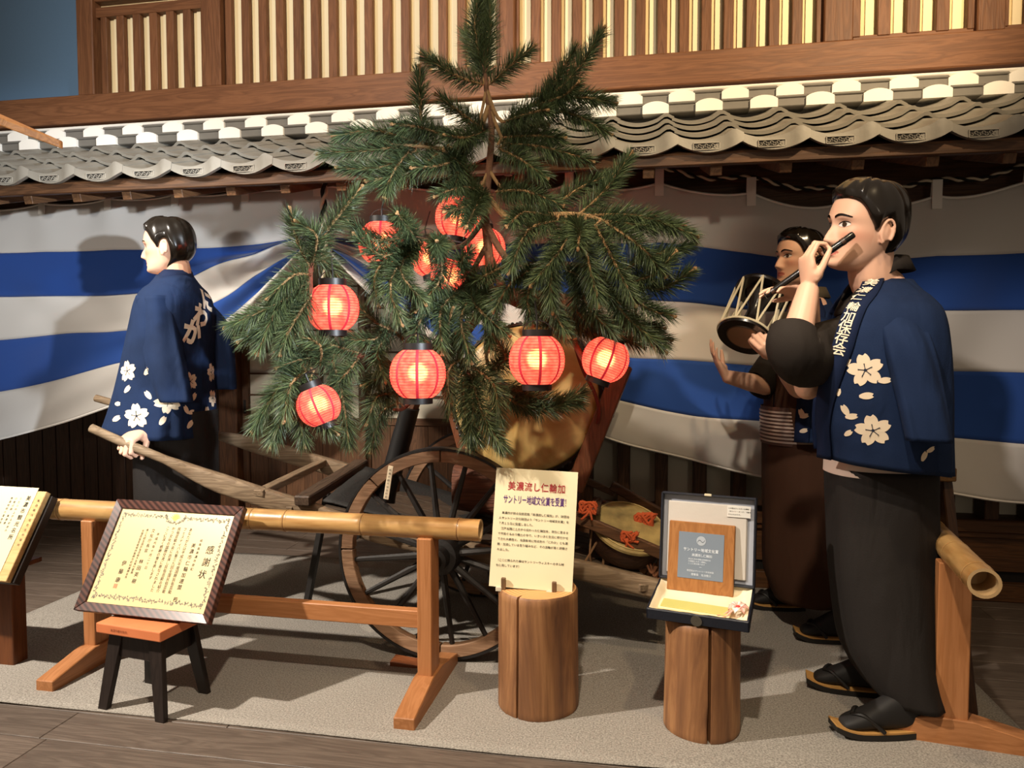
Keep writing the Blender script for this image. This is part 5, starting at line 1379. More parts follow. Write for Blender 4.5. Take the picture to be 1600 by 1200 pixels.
def hair_mesh(M, nape=-.075, wave=.0):
    n, k = 120, 30; rows = []
    def zlow(t):
        d = abs(math.degrees(math.atan2(math.sin(t), math.cos(t))))
        return lerpl([0, 25, 48, 62, 72, 80, 86, 100, 108, 122, 180], [.072, .070, .060, .040, .012, -.012, .012, .020, -.030, nape, nape-.008], d)
    top = .1155
    for i in range(k+1):
        f = i/k; row = []
        for j in range(n):
            t = 2*math.pi*j/n; z = zlow(t) + (top-zlow(t))*(math.sin(f*math.pi/2)**.9)
            ed = min(1, f*6); off = .0045 + .0115*ed**.6 + .0012*math.sin(t*13 + z*40)*ed + wave*.0022*math.sin(t*4+1+z*20)*ed
            if abs(math.atan2(math.sin(t), math.cos(t))) < .9: off += .005*ed
            row.append(M @ head_pt(min(z, .1150), t, off))
        rows.append(row)
    inner = [M @ head_pt(zlow(2*math.pi*j/n), 2*math.pi*j/n, -.006) for j in range(n)]
    return MB().loft([inner] + rows, True, True)
def ortho(f, u): 
    f = f.normalized(); s = f.cross(u).normalized(); return f, s, s.cross(f)
def hand_prims(mb, wrist, fwd, palm, sgn, curls, sc=1.0, thumb=(.55, .5, .3), spread=.10):
    """fwd: wrist to knuckles, palm: the way the palm faces, sgn: thumb on side sgn*(fwd x palm)"""
    f = fwd.normalized(); p = (palm - f*palm.dot(f)).normalized(); s = f.cross(p)*sgn
    W = lambda a, b, c: wrist + (f*a + s*b + p*c)*sc
    # palm: lofted from wrist to knuckles
    rings = []
    for a, w_, th, o in ((-.015, .026, .020, 0), (.01, .029, .020, 0), (.035, .037, .018, .002), (.06, .041, .0165, .002), (.085, .041, .014, .0), (.097, .037, .010, .0)):
        rings.append([W(a, o + w_*math.copysign(abs(math.cos(t))**.75, math.cos(t)), th*math.sin(t)) for t in [2*math.pi*i/20 for i in range(20)]])
    mb.loft(rings, True, True)
    mb.ball(W(.035, .026, .012), (.022*sc,)*3, 10, 8)
    lens = ((.043, .026, .021), (.047, .030, .022), (.043, .028, .021), (.034, .021, .018))
    for k in range(4):
        b = (.030, .010, -.010, -.029)[k]; base_a = (.090, .094, .090, .082)[k]
        pos = W(base_a, b, 0); an = 0; spd = spread*(1.5-k)/1.5; pts = [W(base_a-.03, b*.9, 0), pos]; rad = [.0095*sc, .0098*sc]
        cu = curls[k] if hasattr(curls[0], '__len__') else curls
        for q in range(3):
            an += cu[q]; d = (f*math.cos(an) + p*math.sin(an) + s*spd*math.cos(an)).normalized()
            pos = pos + d*lens[k][q]*sc; pts.append(pos); rad.append((.0088, .0080, .0062)[q]*sc*(.9 if k == 3 else 1))
        mb.tube(pts, rad, 10)
        for x, r in zip(pts[1:], rad[1:]): mb.ball(x, r, 10, 6)
    # thumb from the side of the palm near its base
    pos = W(.022, .030, .008); pts = [W(.01, .012, .006), pos]; rad = [.013*sc, .0135*sc]; an = thumb[0]
    for q, l in enumerate((.040, .032, .026)):
        d = (f*math.cos(an) + s*math.sin(an)*.75 + p*thumb[1]).normalized(); pos = pos + d*l*sc; pts.append(pos); rad.append((.0115, .0105, .0075)[q]*sc); an -= thumb[2]
    mb.tube(pts, rad, 10)
    for x, r in zip(pts[1:], rad[1:]): mb.ball(x, r, 10, 6)
def limb(mb, pts, rad, n=16):
    q = crv(pts, 6); k = len(q)
    rr = [linp([i/(len(pts)-1) for i in range(len(pts))], rad, i/(k-1)) for i in range(k)]
    mb.tube(q, rr, n)
def bake_body(mb, name, parent, voxel=.004, smooth=3, paint=None):
    me = mb.mesh('tmp'); o = bpy.data.objects.new('tmp', me); col.objects.link(o)
    m = o.modifiers.new('r', 'REMESH'); m.mode = 'VOXEL'; m.voxel_size = voxel
    m = o.modifiers.new('s', 'SMOOTH'); m.iterations = smooth; m.factor = .5
    dg = bpy.context.evaluated_depsgraph_get(); ev = o.evaluated_get(dg); out = bpy.data.meshes.new_from_object(ev)
    bpy.data.objects.remove(o); bpy.data.meshes.remove(me)
    vs = [v.co.copy() for v in out.vertices]; fs = [tuple(p.vertices) for p in out.polygons]
    if paint:
        for key in ('blush', 'lip'):
            at = out.attributes.new(key, 'FLOAT', 'POINT'); at.data.foreach_set('value', [paint(key, p) for p in vs])
    off = LOC[parent.name]; out.vertices.foreach_set('co', [c for p in vs for c in (p-off)])
    out.materials.clear(); out.materials.append(SKIN); out.polygons.foreach_set('use_smooth', [True]*len(out.polygons)); out.name = name
    ob = link(name, out, parent); LOC[ob.name] = off
    return ob, BVHTree.FromPolygons(vs, fs)
def face_paint(M, sc):
    Mi = M.inverted()
    def fn(key, p):
        q = Mi @ p
        if q.length > .2: return 0.0
        if key == 'blush':
            return min(1, .6*(math.exp(-((q.y-.05)/.022)**2 - ((q.z+.028)/.018)**2) + math.exp(-((q.y+.05)/.022)**2 - ((q.z+.028)/.018)**2)))*(1 if q.x > .02 else 0)
        return (1.0 if (abs(q.y) < .024 and abs(q.z+.0715) < .0105*(1 - (abs(q.y)/.026)**2) and q.x > .06) else 0.0)
    return fn
def stick(bvh, O, u, v, n, pts, lift=.0045, far=.25):
    out = []
    for a, b in pts:
        s = O + u*a + v*b + n*.12; h = bvh.ray_cast(s, -n, far)
        out.append((h[0] + n*lift) if h[0] is not None else O + u*a + v*b + n*lift)
    return out
def face_features(root, M, bvh):
    """eyes, brows on the painted head"""
    f = (M.to_3x3() @ V((1, 0, 0))).normalized(); l = (M.to_3x3() @ V((0, 1, 0))).normalized(); u = (M.to_3x3() @ V((0, 0, 1))).normalized(); sc = M.to_scale().x
    for s in (1, -1):
        cy = .031*s
        def P2(pts, dx=0): return [((cy + a*s)*sc, b*sc) for a, b in pts]
        c0 = M @ V((0, 0, 0)); nd = (f + l*.22*s).normalized()
        def dec(name, strips, mat, lift):
            q = MB()
            for up, lo in strips:
                A = stick(bvh, c0 + f*.085*sc, l, u, f, P2(up), lift*sc); B = stick(bvh, c0 + f*.085*sc, l, u, f, P2(lo), lift*sc)
                q.loft([A, B], False)
            return q.build(name, mat, root, smooth=True, ang=0)
        xs = [-.0155 + .031*i/12 for i in range(13)]
        up = [(x, .0025 + .0065*max(0, 1-(x/.0157)**2)**.7 + x*.09) for x in xs]; lo = [(x, .0012 - .0050*max(0, 1-(x/.0157)**2)**.7 + x*.09) for x in xs]
        mixr = lambda f: [(x, y0*(1-f) + y1*f) for (x, y0), (_, y1) in zip(up, lo)]
        dec('eye_white', [(mixr(i/5), mixr((i+1)/5)) for i in range(5)], EYEW, .0016)
        dec('eye_line', [([(x, y+.0022) for x, y in up], [(x, y-.0003) for x, y in up])], EYEB, .0022)
        def disc(r, cx, cyy): return ([(cx + r*math.cos(R(180-15*i)), cyy + r*math.sin(R(180-15*i))) for i in range(13)], [(cx + r*math.cos(R(180+15*i)), cyy + r*math.sin(R(180+15*i))) for i in range(13)])
        dec('iris', [disc(.0062, .0, .0026)], EYEI, .0030); dec('pupil', [disc(.0040, .0, .0028)], EYEB, .0036)
        bx = [-.021 + .043*i/12 for i in range(13)]
        dec('eyebrow', [([(x, .0225 + .007*math.sin(math.pi*(i/12)**.8) + .0022*(1-i/12)) for i, x in enumerate(bx)], [(x, .0195 + .007*math.sin(math.pi*(i/12)**.8) - .0025*(1-i/12)**.5*(i > 0)) for i, x in enumerate(bx)])], EYEB, .0020)
def petal_pts(an, r0, r1, wd, k=8):
    c, s = math.cos(an), math.sin(an); up, lo = [], []
    for i in range(k+1):
        f = i/k; x = r0 + (r1-r0)*f; h = wd*math.sin(math.pi*min(1, .08+f*.80))**.8
        if f == 1: x -= (r1-r0)*.02
        nt_ = .0
        up.append((x*c - h*s, x*s + h*c)); lo.append((x*c + h*s, x*s - h*c))
    mid = ((r1-(r1-r0)*.16)*c, (r1-(r1-r0)*.16)*s)
    return up, lo, mid
def decal_at(bvh, px, py):
    d = ray(px, py).normalized(); h = bvh.ray_cast(C0, d)
    if h[0] is None: return None
    n = h[1].normalized(); n = n if n.dot(d) < 0 else -n
    u = V((0, 0, 1)).cross(n).normalized(); return h[0], n, u, n.cross(u)
def blossom(bvh, px, py, rpx, root, rot=0.0, petals=range(5), scale=1.0):
    g = decal_at(bvh, px, py)
    if not g: return
    O, n, u, v = g; r = rpx/F*(O-C0).length; q = MB(); c = MB()
    for k in petals:
        up, lo, mid = petal_pts(rot + R(90+72*k), r*.08, r, r*.36)
        A, B, m_ = stick(bvh, O, u, v, n, up), stick(bvh, O, u, v, n, lo), stick(bvh, O, u, v, n, [mid])[0]
        L_ = len(A)
        M_ = [a.lerp(b, .5) for a, b in zip(A, B)]; M_[-1] = m_
        q.loft([A, M_, B], False)
        if len(list(petals)) > 3:
            an = rot + R(90+72*k); c_, s_ = math.cos(an), math.sin(an); w_ = r*.022
            c.loft([stick(bvh, O, u, v, n, [(r*f*c_ - w_*s_, r*f*s_ + w_*c_) for f in (.0, .2, .38)], .0058), stick(bvh, O, u, v, n, [(r*f*c_ + w_*s_, r*f*s_ - w_*c_) for f in (.0, .2, .38)], .0058)], False)
            c.tube(stick(bvh, O, u, v, n, [(r*.36*c_, r*.36*s_), (r*.40*c_, r*.40*s_)], .0058), r*.035, 5)
    o = q.build('blossom_print' if len(list(petals)) > 1 else 'petal_print', PETAL, root, fix=False)
    if c.v: c.build('blossom_core', PEYE, o, fix=False)
def lone_petal(bvh, px, py, lpx, root, an):
    g = decal_at(bvh, px, py)
    if not g: return
    O, n, u, v = g; r = lpx/F*(O-C0).length; up, lo, mid = petal_pts(0, -r/2, r/2, r*.27)
    c, s = math.cos(an), math.sin(an); rt = lambda P_: [(a*c - b*s, a*s + b*c) for a, b in P_]
    A, B = stick(bvh, O, u, v, n, rt(up)), stick(bvh, O, u, v, n, rt(lo)); M_ = [a.lerp(b, .5) for a, b in zip(A, B)]; M_[-1] = stick(bvh, O, u, v, n, rt([mid]))[0]
    MB().loft([A, M_, B], False).build('petal_print', PETAL, root, fix=False)
def glyph_decal(bvh, ch, px, py, hpx, root, mat, rot=0, cond=1.0, bold=.015):
    g = decal_at(bvh, px, py)
    if not g: return
    O, n, u, v = g; sz = hpx/F*(O-C0).length; t = Txt(); t.ch(ch, 0, 0, sz, cond, bold, rot)
    mb = MB(); mb.v = stick(bvh, O, u, v, n, t.v, .0075); mb.f = t.f; mb.m = t.m
    o = mb.build('lettering', mat, root, fix=False); o['kind'] = 'stuff'
def wrap(base_, fwd, rings, n, phi0, phi1, folds=None, seed=0):
    """garment shell. rings: (centre, a_front, a_back, b); phi from the front, + to the left"""
    f = fwd.normalized(); l = V((0, 0, 1)).cross(f).normalized(); out = []
    K = len(rings)
    for i, (c, af, ab, b) in enumerate(rings):
        row = []; p0 = phi0(i/(K-1)) if callable(phi0) else phi0; p1 = phi1(i/(K-1)) if callable(phi1) else phi1
        for j in range(n+1):
            t = p0 + (p1-p0)*j/n; ct, st = math.cos(t), math.sin(t); e = .88
            a = af if ct > 0 else ab; k = 1.0
            if folds: k += folds(i/(K-1), t)
            row.append(c + f*(a*k*math.copysign(abs(ct)**e, ct)) + l*(b*k*math.copysign(abs(st)**e, st)))
        out.append(row)
    return out
def resample(tab, k):
    """tab rows (h, ...) -> k smooth rows"""
    hs = [-r[0] for r in tab]; out = []
    for i in range(k+1):
        h = hs[0] + (hs[-1]-hs[0])*i/k
        out.append((-h,) + tuple(lerpl(hs, [r[m] for r in tab], h) for m in range(1, len(tab[0]))))
    return out
def skirt_px(name, tab, mat, root, fold=.03, nf=9, seed=0, lower=None):
    """tab: (py, left px, right px, depth z, depth ratio)"""
    rows = []; ys = [r[0] for r in tab]; K = 40; n = 72
    fr = V((CR.x, CR.y, 0)).normalized(); dp = V((CF.x, CF.y, 0)).normalized()
    for i in range(K+1):
        y = ys[0] + (ys[-1]-ys[0])*i/K; xl, xr, z, br = [lerpl(ys, [r[m] for r in tab], y) for m in range(1, 5)]
        c = P((xl+xr)/2, y, z); a = (xr-xl)/2/F*z; row = []
        for j in range(n):
            t = 2*math.pi*j/n; k = 1 + fold*(i/K)**.6*math.sin(nf*t + seed + 1.5*math.sin(2*t+i*.05)) + fold*.6*noise.noise(V((math.cos(t)*2+seed, math.sin(t)*2, i*.06)))
            p = c + fr*(a*k*math.copysign(abs(math.cos(t))**.85, math.cos(t))) + dp*(a*br*k*math.copysign(abs(math.sin(t))**.85, math.sin(t)))
            if lower: p.z += lower(i/K, t)
            row.append(p)
        rows.append(row)
    return MB().loft(rows, True, False).build(name, mat, root, smooth=True, ang=0, solid=.004, soff=0)
def foot(root, toe, heel, h0=.03, sc=1.0):
    d = (heel-toe); L_ = d.length; d.normalize(); s = d.cross(V((0, 0, 1))).normalized(); o = toe
    # zori sole, curled at the toe
    def sole(z0, z1, w_, name, m):
        up, n = [], 14; rings = []
        for i in range(n+1):
            f = i/n; x = -.02 + (L_+.03)*f; ww = w_*(math.sin(math.pi*min(1, .10+f*.86))**.35)*(1-.15*f); lift = .022*max(0, 1-f*3.2)**2
            c = o + d*x
            rings.append([c + s*ww + V((0, 0, z1+lift)), c - s*ww + V((0, 0, z1+lift)), c - s*ww + V((0, 0, z0+lift)), c + s*ww + V((0, 0, z0+lift))])
        return MB().loft(rings, True, True).build(name, m, root, smooth=True, ang=40)
    so = sole(.008, h0-.004, .050, 'sandal', SOLB); z = sole(h0-.006, h0+.002, .048, 'sandal_top', SOLE)
    rings = []
    for f, w_, hh in ((.02, .020, .022), (.06, .036, .034), (.2, .043, .05), (.4, .040, .075), (.58, .037, .11), (.75, .036, .125), (.9, .033, .11), (.99, .022, .08)):
        c = o + d*(L_*f); rings.append([c + s*w_*math.copysign(abs(math.cos(t))**.8, math.cos(t)) + V((0, 0, h0 + hh*.5*(1+math.copysign(abs(math.sin(t))**.8, math.sin(t))))) for t in [2*math.pi*i/20 for i in range(20)]])
    MB().loft(rings, True, True).build('tabi_sock', TABI, root, smooth=True, ang=0, sub=1)
    for sd in (1, -1): MB().tube(crv([o + d*L_*.16 + V((0, 0, h0+.045)), o + d*L_*.26 + s*.030*sd + V((0, 0, h0+.052)), o + d*L_*.48 + s*.046*sd + V((0, 0, h0+.004))], 5), .007, 7).build('thong_strap', SOLB, root, smooth=True)
def headM(px, py, z, yaw, pitch, sc, roll=0):
    return Matrix.Translation(P(px, py, z)) @ Matrix.Rotation(yaw, 4, 'Z') @ Matrix.Rotation(-pitch, 4, 'Y') @ Matrix.Rotation(roll, 4, 'X') @ Matrix.Scale(sc, 4)
def dirv(a): return V((math.cos(a), math.sin(a), 0))
UP = V((0, 0, 1))

# ---------------------------------------------------------------- flute player
def flutist():
    base_ = V((.84, 2.72, 0)); root = thing('person', 'standing flute player in indigo blossom coat and long black skirt', 'person', base_)
    fw = dirv(R(190)); lf = UP.cross(fw)
    HM = headM(1350, 357, 2.38, R(201), R(3), 1.20, R(-6))
    Nk = P(1379, 440, 2.44); Hp = P(1378, 715, 2.54)
    b = MB(); head_prims(b, HM)
    limb(b, [HM @ V((-.03, 0, -.06)), HM @ V((-.045, 0, -.13)), Nk + V((0, 0, -.03))], [.070, .072, .078])
    for f, ra, rb in ((.14, .08, .13), (.3, .105, .155), (.5, .10, .14), (.75, .10, .135), (1, .105, .14)):
        c = Nk.lerp(Hp, f); M = Matrix((fw, lf, UP)).transposed(); b.ball(c, (ra, rb, .13), 20, 14, M)
    Sl, El, Wl = P(1385, 500, 2.43), P(1239, 550, 2.23), P(1264, 448, 2.26)
    Sr, Er, Wr = P(1368, 488, 2.62), P(1262, 604, 2.46), P(1264, 456, 2.37)
    limb(b, [Sl, P(1335, 530, 2.41), P(1288, 547, 2.34), El], [.040, .042, .045, .046]); limb(b, [El, El.lerp(Wl, .35), Wl], [.046, .046, .031]); b.ball(El, .045)
    limb(b, [Sr, Sr.lerp(Er, .5), Er], [.056, .05, .045]); limb(b, [Er, Er.lerp(Wr, .35), Wr], [.045, .044, .030]); b.ball(Er, .045)
    # near hand closes over the flute from behind, far hand lays its fingers along it
    hand_prims(b, Wl, UP*1.0 + CR*-.12, CR*1.0 + CF*.15, -1, [(.55, 1.15, .75), (.6, 1.15, .8), (.7, 1.2, .8), (.8, 1.2, .8)], 1.0, (.35, .55, .15))
    hand_prims(b, Wr, CR*-1.0 + UP*.12 + CF*-.15, UP*-1.0 + CF*-.25, -1, [(.15, .35, .25), (.12, .30, .25), (.15, .35, .25), (.2, .4, .3)], .9, (.4, .3, .2))
    for s in (1, -1):
        h = Hp + lf*.075*s + V((0, 0, -.04)); ft = V((Hp.x, Hp.y, .14)) + lf*.08*s; limb(b, [h, h.lerp(ft, .5), ft], [.075, .05, .036])
    body, bv = bake_body(b, 'body', root, paint=face_paint(HM, 1.2))
    face_features(root, HM, bv); hair_mesh(HM, -.070, 1).build('hair', HAIR, root, smooth=True, ang=0)
    foot(root, G(1310, 1150), G(1438, 1150)); foot(root, G(1268, 1074), G(1385, 1090))
    # skirt, sash, inner kimono
    skirt_px('long_skirt', [(728, 1297, 1452, 2.54, .95), (800, 1300, 1452, 2.54, .95), (900, 1306, 1452, 2.53, 1.05), (1000, 1322, 1453, 2.52, 1.25), (1050, 1345, 1455, 2.51, 1.5), (1078, 1366, 1458, 2.50, 1.75)], BLKC, root, .035, 7, 1.0)
    skirt_px('white_sash', [(690, 1298, 1448, 2.54, .92), (738, 1295, 1450, 2.54, .92)], plain('sash_white', '#d9c3b4', .8), root, .004, 3)
    sp = MB(); c0 = P(1371, 716, 2.54)
    for k in range(26):
        px = 1303 + 5.2*k; q = P(px, 716, 2.54); t = (px-1371)/78
        if abs(t) < .98:
            dq = -((1-abs(t)**2)**.5)*.165; sp.box(q + V((CF.x, CF.y, 0)).normalized()*dq*1.04, (.007, .007, .007), Matrix.Rotation(R(45), 4, 'Y'))
    o = sp.build('sash_pattern', PEYE, root); o['kind'] = 'stuff'
    tab = resample([(0.0, .072, .075, .082), (-.03, .082, .090, .125), (-.06, .098, .112, .175), (-.12, .128, .130, .208), (-.25, .150, .150, .216), (-.40, .158, .160, .22), (-.62, .160, .160, .20)], 24)
    H = Nk.z - Hp.z
    def ctr(h): 
        f = -h/H; c = Nk.lerp(Hp, f); return c
    rows = wrap(base_, fw, [(ctr(h) + fw*0, a, b_, w_) for h, a, b_, w_ in tab], 60, R(0), R(360), lambda u, t: .02*math.sin(t*5+u*7)*u)
    for i, row in enumerate(rows):       # neckline dips in front
        for j, p in enumerate(row):
            t = 2*math.pi*j/60; p.z -= .085*max(0, math.cos(t))**3*max(0, 1-i/8)
    MB().loft(rows, False).build('inner_kimono', CHAR, root, smooth=True, ang=0, solid=.004, soff=0)
    # dark collar of the inner kimono round the neck
    cl = MB(); rr = []
    for i in range(25):
        t = 2*math.pi*i/24 + math.pi; ct, st = math.cos(t), math.sin(t); dip = max(0, ct)**1.5
        c = Nk + fw*(.078*ct + .06*dip) + lf*.078*st + V((0, 0, .060 - .15*dip)); rr.append([c + V((0, 0, .02)) - fw*.004*ct, c + V((0, 0, -.028)) + fw*.018*ct + lf*.018*st])
    cl.loft(rr, False).build('inner_collar', CHAR, root, smooth=True, ang=0, solid=.006, soff=0)
    # charcoal sleeve round the raised near arm
    def slv(path, name, mat, n=28):
        rings = []; q = crv([V(p[0]) for p in path], 5); k = len(q); s = None
        for i, c in enumerate(q):
            f = i/(k-1); d = (q[min(i+1, k-1)]-q[max(i-1, 0)]).normalized(); xs_ = [j/(len(path)-1) for j in range(len(path))]
            ra, rb = lerpl(xs_, [p[1] for p in path], f), lerpl(xs_, [p[2] for p in path], f)
            s = d.cross(UP).normalized() if s is None else (s - d*s.dot(d)).normalized(); u = s.cross(d)
            rings.append([c + u*(ra*math.cos(t)*(1 + .05*math.sin(3*t+f*9))) + s*(rb*math.sin(t)) for t in [2*math.pi*j/n for j in range(n)]])
        return MB().loft(rings, True, False).build(name, mat, root, smooth=True, ang=0, solid=.004, soff=0)
    slv([(P(1402, 500, 2.42), .07, .06), (P(1335, 530, 2.41), .08, .06), (P(1288, 548, 2.37), .095, .066), (P(1252, 556, 2.27), .094, .078), (P(1238, 538, 2.22), .077, .077), (P(1241, 512, 2.23), .062, .062)], 'inner_sleeve', CHAR)
    slv([(P(1365, 500, 2.64), .08, .07), (P(1320, 550, 2.58), .10, .08), (P(1285, 588, 2.50), .10, .08)], 'inner_sleeve', CHAR)
    # happi coat
    ct_ = resample([(0.0, .105, .086, .090), (-.03, .145, .100, .135), (-.055, .19, .118, .185), (-.10, .270, .137, .250), (-.20, .335, .152, .280), (-.34, .335, .165, .282), (-.47, .300, .172, .270), (-.545, .268, .178, .262), (-.595, .250, .182, .258)], 34)
    p0 = lambda u: R(lerpl([0, .15, .4, 1], [44, 46, 45, 14], u)); p1 = lambda u: R(360 - lerpl([0, .15, .4, 1], [60, 78, 80, 60], u))
    fo = lambda u, t: .030*u*math.sin(7*t + 2.2*math.sin(3*t)) + .02*u*noise.noise(V((math.cos(t)*2.2, math.sin(t)*2.2, u*1.5)))
    rows = wrap(base_, fw, [(ctr(h), a, b_, w_) for h, a, b_, w_ in ct_], 110, p0, p1, fo)
    for i, row in enumerate(rows):
        u = i/(len(rows)-1)
        for j, p in enumerate(row):
            t = p0(u) + (p1(u)-p0(u))*j/110; p.z -= u*.055*(1-math.cos(t))*.5
    cm = MB().loft(rows, False); cbv = BVHTree.FromPolygons(cm.v, cm.f); coat = cm.build('happi_coat', COAT, root, smooth=True, ang=0, solid=.005, soff=0)
    # collar band along both front edges and round the neck
    def band(side, name):
        q = MB(); rr = []
        for i, row in enumerate(rows):
            a, c = (row[0], row[5]) if side > 0 else (row[-1], row[-6]); d = (c-a).normalized(); nn = (a - ctr(ct_[i][0])); nn.z = 0; nn.normalize()
            rr.append([a + nn*.008 - d*.012, a + nn*.012 + d*.02, a + nn*.010 + d*.050])
        q.loft(rr, False); return q, q.build(name, COATD, root, smooth=True, ang=0, solid=.006, soff=0)
    q, _ = band(1, 'collar_band'); bbv = BVHTree.FromPolygons(q.v, q.f); band(-1, 'collar_band')
    allv = BVHTree.FromPolygons(cm.v + q.v, cm.f + [tuple(i+len(cm.v) for i in f) for f in q.f])
    wm = plain('print_white', '#e9dcc4', .85)
    for ch, px, py, h in (('美', 1362, 444, 19), ('濃', 1351, 456, 19), ('仁', 1341, 467, 19), ('輪', 1334, 481, 18), ('加', 1327, 496, 18), ('保', 1321, 512, 19), ('存', 1316, 529, 19), ('会', 1312, 546, 19)):
        glyph_decal(bbv, ch, px, py, h, root, wm, R(-12), 1.0, .010)
    for a in ((1352, 578, 24), (1364, 672, 24)): blossom(cbv, *a, root, R(12))
    for px, py, l, an in ((1322, 566, 17, .8), (1382, 594, 17, .1), (1354, 618, 19, .1), (1326, 676, 14, .7), (1311, 612, 12, 1.4), (1321, 640, 18, 2.0), (1331, 650, 17, .2)): lone_petal(cbv, px, py, l, root, an)
    # empty near sleeve hanging at the back
    rings = []; q = crv([P(1385, 458, 2.36), P(1412, 520, 2.215), P(1436, 610, 2.19), P(1452, 690, 2.19)], 7); k = len(q)
    for i, c in enumerate(q):
        f = i/(k-1); wa, wb = lerpl([0, .3, 1], [.035, .066, .066], f), lerpl([0, .3, 1], [.03, .042, .030], f)
        rings.append([c - fw*(wa*math.copysign(abs(math.cos(t))**.7, math.cos(t))) + lf*(wb*math.copysign(abs(math.sin(t))**.7, math.sin(t))*(1+.25*math.sin(4*t+f*3))) + V((0, 0, -.004*math.cos(t))) for t in [2*math.pi*j/36 for j in range(36)]])
    sm = MB().loft(rings, True, False); sbv = BVHTree.FromPolygons(sm.v, sm.f); sm.build('coat_sleeve', COAT, root, smooth=True, ang=0, solid=.005, soff=0)
    for px, py, l, an in ((1443, 712, 15, 1.3), (1453, 702, 14, .4)): lone_petal(cbv, px, py, l, root, an)
    # flute
    fl = thing('bamboo_flute', 'black lacquered transverse flute at the standing player\'s lips', 'flute', P(1264, 415, 2.30))
    A, B = P(1334, 366, 2.265), P(1196, 463, 2.34); d = (B-A).normalized()
    MB().tube([A, A+d*.004, A+d*.05, B-d*.004, B], [.0095, .0115, .0115, .0105, .009], 14).build('flute_tube', plain('flute_black', '#14100e', .25, coat=.4), fl, smooth=True)
    for f in (.10, .9): MB().tube([A.lerp(B, f), A.lerp(B, f) + d*.012], .0122, 14).build('binding', plain('flute_binding', '#3a2418', .4), fl, smooth=True)
    MB().tube([A - d*.001, A - d*.0004], .0065, 12).build('bore', plain('bore_brown', '#7a5a42', .6), fl, smooth=True)
flutist()

